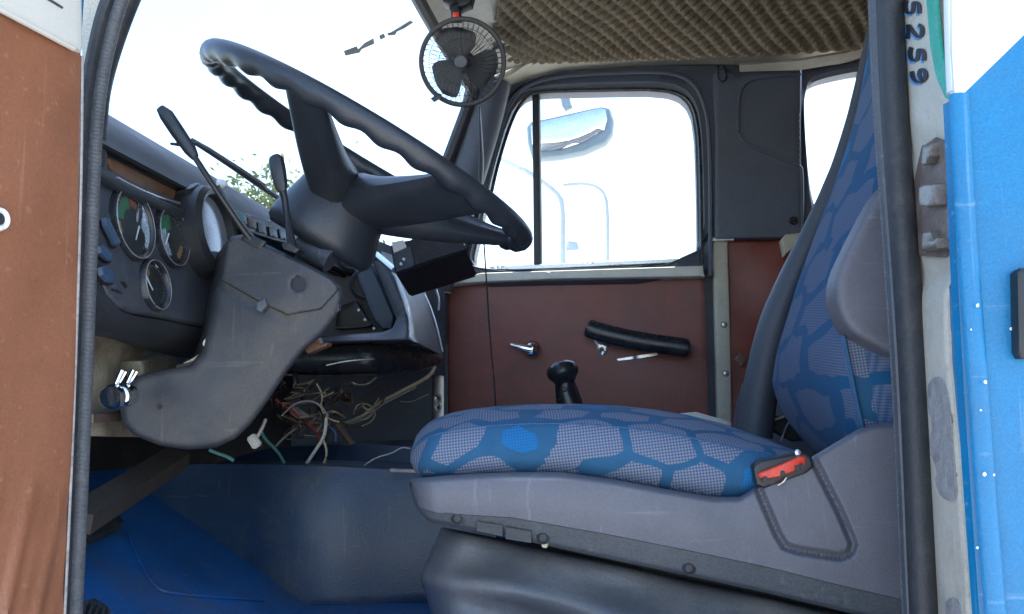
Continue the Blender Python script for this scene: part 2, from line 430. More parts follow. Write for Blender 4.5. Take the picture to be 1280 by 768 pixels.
class G:
    """vertices and faces of one mesh"""
    def __init__(s): s.v = []; s.f = []
    def add(s, v, f):
        k = len(s.v)
        s.v += [tuple(map(float, q)) for q in v]
        s.f += [tuple(i + k for i in q) for q in f]
        return s
    def box(s, c, size, rot=None):
        hx, hy, hz = [q / 2 for q in size]
        pts = [Vector((x, y, z)) for x in (-hx, hx) for y in (-hy, hy) for z in (-hz, hz)]
        if rot is not None: pts = [rot @ p for p in pts]
        pts = [p + Vector(c) for p in pts]
        return s.add(pts, [(0, 1, 3, 2), (4, 6, 7, 5), (0, 4, 5, 1), (2, 3, 7, 6), (0, 2, 6, 4), (1, 5, 7, 3)])
    def bbox_bev(s, c, size, b=0.002, rot=None):
        bm = bmesh.new(); bmesh.ops.create_cube(bm, size=1)
        for v in bm.verts: v.co = Vector([v.co[i] * size[i] for i in range(3)])
        bmesh.ops.bevel(bm, geom=bm.edges[:] , offset=b, segments=2, affect='EDGES')
        bm.verts.ensure_lookup_table()
        for i, v in enumerate(bm.verts): v.index = i
        r = rot if rot is not None else Matrix.Identity(3)
        vs = [r @ v.co + Vector(c) for v in bm.verts]
        fs = [[v.index for v in f.verts] for f in bm.faces]
        bm.free()
        return s.add(vs, fs)
    def hexa(s, p8):
        return s.add(p8, [(0, 1, 2, 3), (7, 6, 5, 4), (0, 4, 5, 1), (1, 5, 6, 2), (2, 6, 7, 3), (3, 7, 4, 0)])
    def prism(s, pts, vec):
        n = len(pts); vec = np.array(vec)
        v = [np.array(p) for p in pts] + [np.array(p) + vec for p in pts]
        return s.add(v, [tuple(range(n)), tuple(range(2 * n - 1, n - 1, -1))] + [(i, (i + 1) % n, (i + 1) % n + n, i + n) for i in range(n)])
    def tube(s, path, r, n=8, ry=None, ref=(0, 0, 1), closed=False, cap=True):
        path = [Vector(p) for p in path]
        m = len(path)
        rr = r if hasattr(r, '__len__') else [r] * m
        r2 = (ry if hasattr(ry, '__len__') else [ry] * m) if ry is not None else rr
        v = []; f = []
        prevA = None
        for i, p in enumerate(path):
            if closed: t = path[(i + 1) % m] - path[i - 1]
            else: t = path[min(i + 1, m - 1)] - path[max(i - 1, 0)]
            t.normalize()
            A = Vector(ref) - t * t.dot(Vector(ref))
            if A.length < 0.15 and prevA is not None:
                A = prevA - t * t.dot(prevA)
            if A.length < 1e-4: A = t.orthogonal()
            A.normalize(); prevA = A
            B = t.cross(A)
            for k in range(n):
                a = 2 * math.pi * k / n
                v.append(p + A * (rr[i] * math.cos(a)) + B * (r2[i] * math.sin(a)))
        for i in range(m if closed else m - 1):
            j = (i + 1) % m
            for k in range(n):
                l = (k + 1) % n
                f.append((i * n + k, i * n + l, j * n + l, j * n + k))
        if cap and not closed:
            f.append(tuple(range(n - 1, -1, -1)))
            f.append(tuple((m - 1) * n + k for k in range(n)))
        return s.add(v, f)
    def lathe(s, prof, c, axis, n=32, close=False):
        axis = Vector(axis).normalized(); A = axis.orthogonal().normalized(); B = axis.cross(A)
        c = Vector(c); v = []; f = []
        for (r, h) in prof:
            for k in range(n):
                a = 2 * math.pi * k / n
                v.append(c + axis * h + A * (max(r, 1e-5) * math.cos(a)) + B * (max(r, 1e-5) * math.sin(a)))
        m = len(prof)
        for i in range(m if close else m - 1):
            j = (i + 1) % m
            for k in range(n):
                l = (k + 1) % n
                f.append((i * n + k, i * n + l, j * n + l, j * n + k))
        if not close:
            f.append(tuple(range(n))); f.append(tuple((m - 1) * n + k for k in range(n - 1, -1, -1)))
        return s.add(v, f)
    def grid(s, rows, closed=False):
        m = len(rows); n = len(rows[0])
        v = [p for r in rows for p in r]
        f = [(i * n + k, i * n + k + 1, (i + 1) * n + k + 1, (i + 1) * n + k) for i in range(m - 1) for k in range(n - 1)]
        return s.add(v, f)
    def shell(s, rows, vec):
        """a sheet given by rows of points, thickened by vec"""
        m = len(rows); n = len(rows[0]); vec = np.array(vec, float)
        a = [np.array(p, float) for r in rows for p in r]
        v = a + [p + vec for p in a]; N = m * n
        f = []
        for i in range(m - 1):
            for k in range(n - 1):
                q = (i * n + k, i * n + k + 1, (i + 1) * n + k + 1, (i + 1) * n + k)
                f.append(q); f.append(tuple(x + N for x in reversed(q)))
        rim = [k for k in range(n)] + [i * n + n - 1 for i in range(1, m)] + [(m - 1) * n + k for k in range(n - 2, -1, -1)] + [i * n for i in range(m - 2, 0, -1)]
        for i in range(len(rim)):
            x, y = rim[i], rim[(i + 1) % len(rim)]
            f.append((x, y, y + N, x + N))
        return s.add(v, f)
    def build(s, name, material, parent=None, root=None, **kw):
        return link(name, s.v, s.f, material, parent, root=root, **kw)

def smooth(path, it=2, closed=False):
    p = [np.array(q, float) for q in path]
    for _ in range(it):
        n = len(p); o = []
        if not closed: o.append(p[0])
        for i in range(n if closed else n - 1):
            a, b = p[i], p[(i + 1) % n]
            o += [a * 0.75 + b * 0.25, a * 0.25 + b * 0.75]
        if not closed: o.append(p[-1])
        p = o
    return p

def resample(path, n):
    p = np.array(path, float)
    d = np.r_[0, np.cumsum(np.linalg.norm(np.diff(p, axis=0), axis=1))]
    t = np.linspace(0, d[-1], n)
    return np.array([[np.interp(q, d, p[:, k]) for k in range(p.shape[1])] for q in t])

def interp(pts, x):
    """piecewise-linear y(x) from a list of (x, y)"""
    a = np.array(pts, float)
    return np.interp(x, a[:, 0], a[:, 1])

def edge_dist(q, poly):
    a = poly; b = np.roll(poly, -1, axis=0)
    ab = b - a
    d = np.full(len(q), 1e9)
    for i in range(len(a)):
        L = max(1e-9, ab[i] @ ab[i])
        t = np.clip(((q - a[i]) @ ab[i]) / L, 0, 1)
        d = np.minimum(d, np.linalg.norm(q - a[i] - t[:, None] * ab[i], axis=1))
    return d

def inside(q, poly):
    x, y = q[:, 0], q[:, 1]
    r = np.zeros(len(q), bool)
    n = len(poly)
    for i in range(n):
        x1, y1 = poly[i]; x2, y2 = poly[(i + 1) % n]
        c = ((y1 > y) != (y2 > y)) & (x < (x2 - x1) * (y - y1) / ((y2 - y1) if y2 != y1 else 1e-9) + x1)
        r ^= c
    return r

def relief(poly, plane, depth, r=4, step=8, sm=0, dfun=None, holes=None, g=None, into=None):
    """a solid whose face is the outline laid on a real plane: rounded rim (r px), relief dfun(x, y) metres, walls going back by depth"""
    p0, n = np.array(plane[0], float), np.array(plane[1], float)
    n = n / np.linalg.norm(n)
    into = -n if into is None else np.array(into, float)
    poly = np.array(smooth(poly, sm, True) if sm else poly, float)
    def dense(pl):
        out = []
        for i in range(len(pl)):
            a, b = pl[i], pl[(i + 1) % len(pl)]
            k = max(1, int(np.linalg.norm(b - a) / step))
            for j in range(k): out.append(a + (b - a) * j / k)
        return np.array(out)
    bd = dense(poly)
    hl = [dense(np.array(h, float)) for h in (holes or [])]
    allb = [bd] + hl
    x0, y0 = bd.min(0); x1, y1 = bd.max(0)
    gx, gy = np.meshgrid(np.arange(x0 + step / 2, x1, step), np.arange(y0 + step / 2, y1, step))
    q = np.c_[gx.ravel(), gy.ravel()]
    if len(q): q = q[inside(q, bd)]
    for h in hl:
        if len(q): q = q[~inside(q, h)]
    if len(q):
        dd = np.min([edge_dist(q, b) for b in allb], axis=0)
        q = q[dd > step * 0.35]
    rings = []
    if r > 1:
        # two extra rings near the rim so the rounding resolves
        for fr in (0.12, 0.4, 0.85):
            if r * fr < 0.8: continue
            cen = bd
            nx = np.roll(bd, -1, 0) - np.roll(bd, 1, 0)
            ar = np.sum(bd[:, 0] * np.roll(bd[:, 1], -1) - np.roll(bd[:, 0], -1) * bd[:, 1])
            nn = np.c_[-nx[:, 1], nx[:, 0]] * (1 if ar > 0 else -1)
            nn /= np.maximum(1e-9, np.linalg.norm(nn, axis=1))[:, None]
            rr = bd + nn * r * fr
            k = inside(rr, bd)
            rr = rr[k]
            if len(rr):
                rr = rr[edge_dist(rr, bd) > r * fr * 0.8]
            if len(rr): rings.append(rr)
    if rings:
        rg = np.vstack(rings)
        if len(q):
            keep = edge_dist(q, bd) > r * 1.0
            q = q[keep]
        q = np.vstack([q, rg]) if len(q) else rg
        for h in hl: q = q[~inside(q, h)]
    verts = [Vector(v) for v in np.vstack(allb + ([q] if len(q) else []))]
    edges = []; k = 0; loops = []
    for b in allb:
        loops.append(list(range(k, k + len(b))))
        edges += [(k + i, k + (i + 1) % len(b)) for i in range(len(b))]
        k += len(b)
    res = delaunay_2d_cdt(verts, edges, [], 0, 1e-4)
    vo, fo, orig = res[0], res[2], res[3]
    V2 = np.array([[v.x, v.y] for v in vo])
    cen = np.array([V2[list(f)].mean(0) for f in fo])
    ok = inside(cen, bd)
    for h in hl: ok &= ~inside(cen, h)
    tri = [f for f, o in zip(fo, ok) if o]
    d = np.min([edge_dist(V2, b) for b in allb], axis=0)
    out = []
    for (x, y), dist in zip(V2, d):
        p = PN(x, y, p0, n)
        s = np.linalg.norm(p - C0) / F
        off = 0
        if dist < r:
            t = 1 - dist / r
            off = r * s * (1 - math.sqrt(max(0, 1 - t * t)))
        if dfun: off += dfun(x, y)
        out.append(p + into * off)
    N = len(out)
    # boundary edges of the kept triangles -> walls
    cnt = {}
    for f in tri:
        for i in range(3):
            e = (f[i], f[(i + 1) % 3]); cnt[e] = cnt.get(e, 0) + 1
    rim = [e for e in cnt if (e[1], e[0]) not in cnt]
    back = {}
    faces = [tuple(f) for f in tri]
    vv = list(out)
    for e in rim:
        for i in e:
            if i not in back:
                back[i] = len(vv); vv.append(PN(*V2[i], p0, n) + into * depth)
    for a, b in rim: faces.append((b, a, back[a], back[b]))
    for f in tri:
        # a plain back face closes the solid
        pass
    bl = {a: b for a, b in rim}
    seen = set()
    for st in list(bl):
        if st in seen: continue
        lp = []; x = st
        while x not in seen and x in bl:
            seen.add(x); lp.append(back[x]); x = bl[x]
        if len(lp) > 2 and not hl: faces.append(tuple(reversed(lp)))
    g = g or G()
    return g.add(vv, faces)

def radial(poly, c, N, ph=0.0):
    poly = np.array(poly, float); out = []
    for i in range(N):
        a = 2 * math.pi * i / N + ph
        d = np.array([math.cos(a), math.sin(a)])
        best = 0
        for k in range(len(poly)):
            p, q = poly[k] - c, poly[(k + 1) % len(poly)] - c
            e = q - p
            den = d[0] * e[1] - d[1] * e[0]
            if abs(den) < 1e-9: continue
            t = (p[0] * e[1] - p[1] * e[0]) / den
            u = (p[0] * d[1] - p[1] * d[0]) / den
            if t > 0 and -1e-6 <= u <= 1 + 1e-6: best = max(best, t)
        out.append(c + d * best)
    return np.array(out)

def frame(outer, inner, plane, depth, sm_o=0, sm_i=2, N=160, lip=0.0, prof=None, into=None):
    """a flat ring between two outlines; prof = [(t, out)] heights across the ring"""
    p0, n = np.array(plane[0], float), np.array(plane[1], float)
    into = -n if into is None else np.array(into, float)
    outer = np.array(smooth(outer, sm_o, True) if sm_o else outer, float)
    inner = np.array(smooth(inner, sm_i, True) if sm_i else inner, float)
    c = inner.mean(0)
    o = radial(outer, c, N); i_ = radial(inner, c, N)
    prof = prof or [(0, 0), (1, 0)]
    loops = []
    loops.append([PN(*q, p0, n) + into * depth for q in o])
    for t, h in prof:
        loops.append([PN(*(a + (b - a) * t), p0, n) - into * h for a, b in zip(o, i_)])
    loops.append([PN(*q, p0, n) + into * depth for q in i_])
    v = [p for l in loops for p in l]; f = []
    m = len(loops)
    for k in range(m):
        k2 = (k + 1) % m
        for j in range(N):
            l = (j + 1) % N
            f.append((k * N + j, k * N + l, k2 * N + l, k2 * N + j))
    return G().add(v, f)

def px_path(pts, Y, it=2):
    """pts: (px, py) or (px, py, Y) -> smoothed world path"""
    w_ = [P(q[0], q[1], q[2] if len(q) > 2 else Y) for q in pts]
    return smooth(w_, it)
# ================================================================== ground and sky
g = G().add([(-400, -400, 0), (400, -400, 0), (400, 600, 0), (-400, 600, 0)], [(0, 1, 2, 3)])
o = g.build('ground', M['ground']); o['kind'] = 'structure'; o['label'] = 'pale dry sandy yard ground under the truck'

# ================================================================== cab shell
cab = thing('truck_cab', 'cream steel truck cab seen through its open door, blue paint outside', 'truck cab', (0, 1.7, 1.0))
YW = 2.56
# roof skin, floor pan, rear wall, front bulkhead
g = G()
g.shell([[(-0.46, y, 2.60 + dz) for y, dz in ((0.76, -0.12), (0.95, -0.02), (1.3, 0.02), (2.1, 0.02), (2.5, -0.02), (2.60, -0.05))],
         [(0.0, y, 2.64 + dz) for y, dz in ((0.74, -0.14), (0.95, -0.02), (1.3, 0.02), (2.1, 0.02), (2.5, -0.02), (2.61, -0.06))],
         [(0.9, y, 2.62 + dz) for y, dz in ((0.76, -0.12), (0.95, -0.02), (1.3, 0.02), (2.1, 0.02), (2.5, -0.02), (2.60, -0.05))]], (0, 0, 0.02))
g.build('roof', M['white'], cab)
G().box((0.08, 1.7, 1.2), (1.7, 1.9, 0.1)).build('floor_pan', M['floor_blue'], cab, smooth=False)
G().box((0.93, 1.7, 1.9), (0.03, 1.92, 1.5)).build('rear_panel', M['vinyl'], cab, smooth=False)
G().box((-0.885, 1.74, 1.44), (0.03, 1.84, 0.86)).build('bulkhead', M['grime'], cab, smooth=False)
G().box((-0.93, 1.7, 1.42), (0.03, 1.9, 0.92)).build('front_panel', M['blue'], cab, smooth=False)
G().box((-0.78, 1.7, 1.885), (0.30, 1.9, 0.02)).build('cowl', M['blue'], cab, smooth=False)
# header box above the open door (camera side)
G().box((0.0, 0.83, 2.50), (1.4, 0.14, 0.12)).build('door_header', M['beige'], cab, smooth=False)
# sill below the open door
G().box((-0.1, 0.82, 1.16), (1.25, 0.16, 0.12)).build('door_sill', M['blue'], cab, smooth=False)

# toe board and blue floor
TB = ((-0.49, 0, 1.262), (0.48, 0, 0.877))
g = G().shell([[(-0.868, y, 1.469) for y in (0.9, 1.2, 1.62)], [(-0.49, y, 1.262) for y in (0.9, 1.2, 1.62)]], (0, 0, -0.02))
g.build('toe_board', M['floor_blue'], cab)
g = G().shell([[(-0.50, y, 1.264) for y in (0.9, 1.2, 1.7)], [(0.3, y, 1.262) for y in (0.9, 1.2, 1.7)]], (0, 0, -0.01))
g.build('floor_plate', M['floor_blue'], cab)
# raised seam on the toe board and rubber pad edge
g = G().tube([PN(x, y, *TB) + np.array([0, 0, 0.002]) for x, y in smooth([(160, 668), (172, 700), (192, 736), (215, 745), (330, 752)], 2)], 0.0018, n=6)
g.build('seam', M['floor_blue'], cab)
g = relief([(100, 664), (150, 644), (156, 650), (150, 657), (100, 680)], ((-0.49, 0, 1.275), TB[1]), 0.012, r=2)
g.build('rubber_pad', M['rubber'], cab)
# grimy brace bar running up to the bulkhead
br = [P(96, 652, 1.02), P(222, 572, 1.32)]
d = np.array(br[1]) - br[0]; upv = np.array([0.25, -0.2, 0.9])
upv = upv / np.linalg.norm(upv) * 0.012
sv = np.cross(d / np.linalg.norm(d), upv); sv = sv / np.linalg.norm(sv) * 0.018
G().hexa([br[0] - upv - sv, br[0] + upv - sv, br[0] + upv + sv, br[0] - upv + sv, br[1] - upv - sv, br[1] + upv - sv, br[1] + upv + sv, br[1] - upv + sv]).build('brace_bar', M['brace'], cab)

# beige firewall beside the steering column
g = relief([(90, 418), (300, 430), (300, 520), (240, 548), (100, 545)], Xp(-0.66), 0.012, r=1, dfun=lambda x, y: 0.006 * math.sin(x * 0.11) * math.sin(y * 0.09))
g.build('firewall', M['firewall'], cab)
g = relief([(40, 520), (330, 520), (330, 640), (40, 660)], Xp(-0.864), 0.012, r=1, step=6, dfun=lambda x, y: 0.0)  # grimy dark sheet also carries the shadow below the beige firewall
g.build('shaded_footwell_sheet', M['grime'], cab)
g = relief([(178, 452), (215, 443), (222, 440), (222, 462), (196, 470), (180, 470)], Xp(-0.63), 0.05, r=2, step=4)
g.build('bracket', M['firewall'], cab)
g = relief([(118, 518), (165, 516), (150, 527), (118, 529)], Xp(-0.645), 0.01, r=1)
g.build('faded_red_tag', M['rust'], cab)

# corner of a ribbed rubber pedal low by the door seal
pl_ = ((-0.49, 0, 1.300), TB[1])
ped = relief([(88, 775), (104, 752), (118, 746), (136, 757), (142, 775), (130, 800), (90, 800)], pl_, 0.02, r=2, step=5).build('pedal', M['rubber'], cab)
for k in range(5):
    G().tube([PN(96 + k * 10, 790 - k * 3, (-0.49, 0, 1.303), TB[1]), PN(108 + k * 7, 752 + k * 3, (-0.49, 0, 1.303), TB[1])], 0.0022, n=6).build('rib', M['rubber'], ped)

# engine tunnel (between the seats, side faces the driver)
def tun_top(s):   # outline of the upper edge
    pass
rows = []
prof = [(0.0, 0.0), (0.02, 0.30), (0.02, 0.6), (0.02, 0.9)]
XS = np.linspace(150, 620, 48)
top = [(150, 600), (185, 596), (215, 584), (250, 580), (330, 581), (430, 584), (515, 589), (620, 596)]
bot = [(150, 800), (400, 760), (540, 752), (620, 752)]
lip = [(150, 590), (215, 572), (262, 560), (330, 557), (385, 556), (510, 559), (620, 561)]
rws = []
for k, t in enumerate(np.linspace(0, 1, 14)):
    row = []
    for x in XS:
        yt, yb = interp(top, x), interp(bot, x)
        y = yb + (yt - yb) * t
        Y = 1.47 - 0.045 * math.exp(-((x - 385) / 90) ** 2) + 0.02 * (t ** 3)
        row.append(P(x, y, Y))
    rws.append(row)
# top ledge going back, then a rise
for Yk, f in ((1.52, 0.0), (1.60, 0.0), (1.72, 0.0)):
    row = []
    for x, p in zip(XS, rws[13]):
        z = p[2] - 0.002
        row.append(np.array([p[0], Yk, z]))
    rws.append(row)
for x_, Yk in (((1.0), 1.735), (1.0, 1.80), (1.0, 2.2)):
    row = []
    for x, p in zip(XS, rws[13]):
        q = P(x, interp(lip, x), 1.735)
        row.append(np.array([p[0], Yk, q[2]]))
    rws.append(row)
G().shell(rws, (0, 0.012, -0.012)).build('engine_tunnel', M['tunnel'], cab, angle=60)
# pale worn lip of the tunnel next to the seat
g = G().tube(px_path([(488, 588, 1.45), (502, 589, 1.45), (512, 589, 1.45), (540, 591, 1.45)], 1.45), 0.003, n=6)
g.build('tunnel_lip', M['filler'], cab)
# scuffs: shallow scratches on the tunnel side
# dark trim behind the wires, metal strip with holes next to the passenger door
G().hexa([P(300, 430, 2.3), P(560, 430, 2.48), P(560, 575, 2.48), P(300, 590, 2.3), P(300, 430, 2.34), P(560, 430, 2.52), P(560, 575, 2.52), P(300, 590, 2.34)]).build('kick_panel', M['dash'], cab)
g = relief([(540, 466), (555, 462), (555, 540), (540, 540)], Yp(2.46), 0.02, r=1, holes=[[(547 + 1.6 * math.cos(a), yy + 1.8 * math.sin(a)) for a in np.linspace(0, 6.28, 9)[:-1]] for yy in (498, 510)], step=5)
g.build('metal_strip', M['steel'], cab)

# passenger side: trim round the door, rear quarter, pillars
DO = [(576, 343), (588, 300), (606, 215), (628, 135), (650, 108), (690, 96), (780, 92), (842, 92), (872, 108), (886, 145), (890, 200), (893, 338)]
outer = [(520, 360), (556, 250), (588, 145), (625, 108), (690, 88), (880, 79), (1000, 86), (1003, 297), (889, 299), (889, 352)]
N = 200
g = frame(outer, DO, Yp(2.545), 0.06, sm_o=1, sm_i=2, N=N, prof=[(0, 0), (0.25, 0.012), (0.8, 0.012), (0.93, 0.02), (1, 0.004)])
g.build('door_surround', M['trim'], cab, angle=50)
# upper bead of the surround
g = G().tube(px_path([(606, 250), (618, 190), (634, 135), (655, 107), (700, 95), (790, 90), (842, 91), (868, 104), (882, 132), (888, 180), (888, 345)], 2.52, 3), 0.006, n=6)
g.build('surround_bead', M['trim'], cab)
# raised rear pillar panel with its recess
pp = [(924, 96), (938, 88), (1001, 84), (1003, 297), (893, 299), (893, 160), (890, 90), (905, 84)]
rec = [(926, 120), (929, 106), (940, 99), (1001, 93), (1001, 206), (985, 203), (940, 184), (929, 176), (924, 162)]
g = relief(pp, Yp(2.515), 0.03, r=3, step=7, dfun=lambda x, y: 0.0)
g.build('pillar_panel', M['trim'], cab)
def ribpath(pts, Y): return px_path(pts, Y, 2)
g = G().tube(ribpath([(1001, 93), (950, 97), (930, 104), (923, 122), (922, 160), (928, 178), (950, 188), (985, 202), (1000, 207), (1003, 214), (1003, 290)], 2.512), 0.0045, n=6)
g.build('panel_edge', M['trim'], cab)
g = G().lathe([(0.0, 0.004), (0.010, 0.004), (0.012, 0.0), (0.012, -0.01)], P(992, 276, 2.512), (0, -1, 0), 16)
g.build('screw', M['gloss'], cab)
# coat hook
g = G().tube(px_path([(898, 82), (897, 92), (899, 101), (904, 103), (909, 98), (907, 88), (905, 82)], 2.49), 0.003, n=6)
g.build('coat_hook', M['gloss'], cab)
# rear quarter with its window
qo = [(1002, 80), (1090, 62), (1150, 62), (1150, 320), (1002, 320)]
qi = [(1004, 140), (1007, 112), (1018, 100), (1088, 86), (1110, 92), (1115, 180), (1100, 255), (1030, 268), (1014, 258)]
frame(qo, qi, Yp(2.55), 0.05, sm_i=2, N=96, prof=[(0, 0), (0.8, 0.01), (1, 0)]).build('quarter_panel', M['trim'], cab)
gq = relief(qi, Yp(2.57), 0.006, r=0, sm=2, step=14)
gq.build('quarter_glass', M['glass'], cab)
# brown vinyl below, cream pillar strip with bolts
g = relief([(905, 299), (1120, 299), (1120, 560), (907, 560)], Yp(2.55), 0.03, r=2, step=12, dfun=lambda x, y: 0.006 * math.sin(x * 0.05) * math.sin(y * 0.04))
g.build('rear_side_panel', M['vinyl'], cab)
g = relief([(918, 449), (924, 440), (937, 446), (932, 456), (926, 459)], Yp(2.535), 0.003, r=1, step=3)
g.build('torn_flap', M['brown_trim'], cab)
g = relief([(891, 300), (910, 300), (913, 400), (916, 560), (897, 560), (893, 400)], Yp(2.53), 0.03, r=3, step=6)
strip = g.build('pillar_strip', M['beige'], cab)
for (bx, by) in ((905, 406), (907, 467)):
    b = G().lathe([(0, 0.006), (0.006, 0.005), (0.009, 0.001), (0.009, -0.004)], P(bx, by, 2.53), (0, -1, 0), 12).build('bolt', M['steel'], strip if False else cab)
G().box((P(903, 300, 2.53)), (0.06, 0.02, 0.008)).build('pillar_strip_cap', M['alu'], cab, smooth=False)
g = G().hexa([P(880, 343, 2.55), P(893, 343, 2.55), P(898, 560, 2.55), P(886, 560, 2.55), P(880, 343, 2.6), P(893, 343, 2.6), P(898, 560, 2.6), P(886, 560, 2.6)])
g.build('door_gap_rubber', M['rubber'], cab)
# bright lit ledge below the pillar panel, and side wall skin
g = relief([(976, 300), (982, 293), (1000, 291), (1012, 288), (1006, 299), (990, 312), (980, 320)], Yp(2.49), 0.03, r=2, step=4)
g.build('ledge', M['beige'], cab)
G().box((0.3, 2.66, 1.6), (1.6, 0.02, 0.75)).build('side_skin', M['blue'], cab, smooth=False)
G().box((-0.25, 2.61, 1.5), (0.9, 0.02, 0.5)).build('side_rail', M['trim'], cab, smooth=False)

# roof edge rail between foam and trim, torn spots
ra = [(620, 104), (640, 92), (660, 80), (700, 72), (780, 62), (870, 50), (960, 46), (1040, 52), (1095, 62), (1120, 64)]
rb_ = [(620, 118), (650, 104), (700, 90), (780, 84), (880, 79), (960, 82), (1000, 84), (1050, 80), (1080, 72), (1120, 62)]
xs = np.linspace(615, 1120, 50)
rows = [[P(x, interp(ra, x) + 1.0 * math.sin(x * 0.13), 2.40) + np.array([0, 0, 0.0]) for x in xs],
        [P(x, interp(ra, x) * 0.55 + interp(rb_, x) * 0.45, 2.47) for x in xs],
        [P(x, interp(rb_, x) - 1, 2.53) for x in xs], [P(x, interp(rb_, x) + 3, 2.56) for x in xs]]
G().shell(rows, (0, 0.01, 0.02)).build('roof_rail', M['beige'], cab)
xs = np.linspace(925, 1100, 20)
rows = [[P(x, interp([(925, 82), (1000, 76), (1060, 66), (1100, 52)], x), 2.44) for x in xs], [P(x, interp([(925, 90), (1000, 88), (1060, 78), (1100, 62)], x), 2.47) for x in xs]]
G().shell(rows, (0, 0.01, 0.01)).build('rail_cover', M['beige'], cab)
for pl in ([(925, 56), (940, 53), (946, 52), (947, 60), (938, 63)], [(747, 70), (753, 69), (753, 72), (748, 73)]):
    relief(pl, Yp(2.40), 0.004, r=1, step=3).build('torn_lining', M['black'], cab)

# windscreen: frame, glass, pillars
BL, BR = np.array(PX(125, 146, -0.60)), np.array(P(505, 335, 2.44))
TR = np.array(P(586, 118, 2.40)); TL = np.array([TR[0], 0.93, TR[2] - 0.01])
BL[1] = 0.93
def ws(u, v, off=0.0):
    p = (BL * (1 - u) + BR * u) * (1 - v) + (TL * (1 - u) + TR * u) * v
    bulge = 0.07 * (1 - (2 * u - 1) ** 2)
    return p + np.array([-bulge * 0.4 - off, 0, 0])
rows = [[ws(u, v) for u in np.linspace(0, 1, 20)] for v in np.linspace(0, 1, 8)]
G().shell(rows, (-0.005, 0, 0)).build('windscreen', M['glass'], cab)
g = G()
g.tube([ws(u, 1.02, -0.01) for u in np.linspace(-0.02, 1.0, 24)], 0.018, n=8, ry=0.014)
g.tube(smooth([ws(0.93, 1.02, -0.01), ws(1.0, 1.02, -0.01), ws(1.0, 0.93, -0.01)], 3) + [ws(1.0, v, -0.01) for v in np.linspace(0.85, -0.05, 8)], 0.017, n=8)
g.build('windscreen_rubber', M['rubber'], cab)
# far A pillar: padded grey post
pp = [P(612, 100, 2.44), P(603, 140, 2.45), P(590, 185, 2.46), P(572, 245, 2.47), P(554, 300, 2.48), P(538, 360, 2.48)]
G().tube(smooth(pp, 2), 0.062, n=14, ry=0.045, ref=(1, 0, 0)).build('pillar', M['trim'], cab)
# header panel between the windscreen and the foam
us = np.linspace(0, 1.0, 20)
rows = [[ws(u, 1.03, -0.012) for u in us], [ws(u, 1.03, -0.012) * np.array([1, 1, 1]) + np.array([0.05, 0, 0.035]) for u in us], [ws(u, 1.03, -0.012) + np.array([0.16, 0, 0.075]) for u in us]]
G().shell(rows, (0, 0, 0.015)).build('header_panel', M['beige'], cab)

# near A pillar: from the dash up beside the opening
npp = px_path([(300, -260, 0.95), (196, -70, 0.94), (163, 0, 0.93), (141, 60, 0.93), (127, 110, 0.93), (123, 150, 0.93), (122, 210, 0.94)], 0.93)
G().tube(resample(npp, 40), 0.0085, n=10, ry=0.012, ref=(1, 0, 0)).build('pillar', M['rubber'], cab)
g = relief([(100, -60), (170, -60), (140, 12), (118, 66), (108, 110), (102, 110)], Yp(0.90), 0.012, r=2)
g.build('pillar_post', M['beige'], cab)

# door opening seal: ribbed bead and flat lip, left leg, head and right leg
lp = [(232, -150, 0.88), (170, -40, 0.875), (150, 0, 0.87), (131, 70, 0.87), (120, 140, 0.865), (115, 240, 0.86), (112, 320, 0.86), (106, 480, 0.86), (99, 640, 0.86), (92, 790, 0.86)]
left = px_path(lp, 0.87)
G().tube(resample(left, 90), 0.0078, n=10).build('door_seal', M['seal'], cab)
left2 = px_path([(q[0] - 15 if q[1] > 60 else q[0] - 17, q[1], q[2] - 0.008) for q in lp], 0.87)
G().tube(resample(left2, 60), 0.007, n=8, ry=0.008).build('door_seal_lip', M['rubber'], cab)
rp = [(1112, -140), (1111, -40), (1112, 0), (1117, 120), (1124, 220), (1133, 340), (1141, 460), (1148, 600), (1152, 700), (1157, 800)]
right = px_path(rp, 0.868)
G().tube(resample(right, 90), 0.0125, n=12).build('door_seal', M['rubber'], cab)
right2 = px_path([(q[0] - 17, q[1]) for q in rp], 0.875)
G().tube(resample(right2, 60), 0.006, n=8).build('door_seal_lip', M['dash'], cab)
right3 = px_path([(q[0] - 24, q[1]) for q in rp], 0.878)
G().tube(resample(right3, 60), 0.0025, n=6).build('door_seal_edge', M['seal'], cab)
G().tube(smooth([left[0] + np.array([0, 0, 0.0]), (-0.36, 0.87, 2.4), (0.15, 0.87, 2.4), right[0]], 2), 0.012, n=8).build('door_seal_head', M['rubber'], cab)

# B pillar jamb with latch, numbers and paint
JX = 0.262
JP = ((JX, 0.80, 1.6), (-1.0, 0.06, 0.0))
jamb = [(1118, -40), (1166, -40), (1172, 20), (1180, 90), (1187, 128), (1196, 185), (1200, 300), (1192, 340), (1180, 360), (1183, 450), (1194, 560), (1204, 700), (1212, 810), (1164, 810), (1160, 700), (1150, 560), (1144, 440), (1136, 340), (1128, 200), (1121, 80)]
def jdent(x, y):
    return 0.010 * math.exp(-((x - 1165) / 22) ** 2 - ((y - 250) / 62) ** 2) + 0.004 * math.exp(-((y - 345) / 22) ** 2) - 0.003 * math.exp(-((x - 1150) / 10) ** 2 - ((y - 150) / 22) ** 2)
g = relief(jamb, JP, 0.03, r=3, step=6, dfun=jdent)
g.build('door_jamb', M['jamb'], cab)
# body behind the jamb so the seal sits on something
G().hexa([(0.272, 0.745, 1.1), (0.272, 0.745, 2.56), (0.272, 0.90, 2.56), (0.272, 0.90, 1.1), (0.95, 0.745, 1.1), (0.95, 0.745, 2.56), (0.95, 0.83, 2.56), (0.95, 0.83, 1.1)]).build('corner_post', M['dash'], cab, smooth=False)
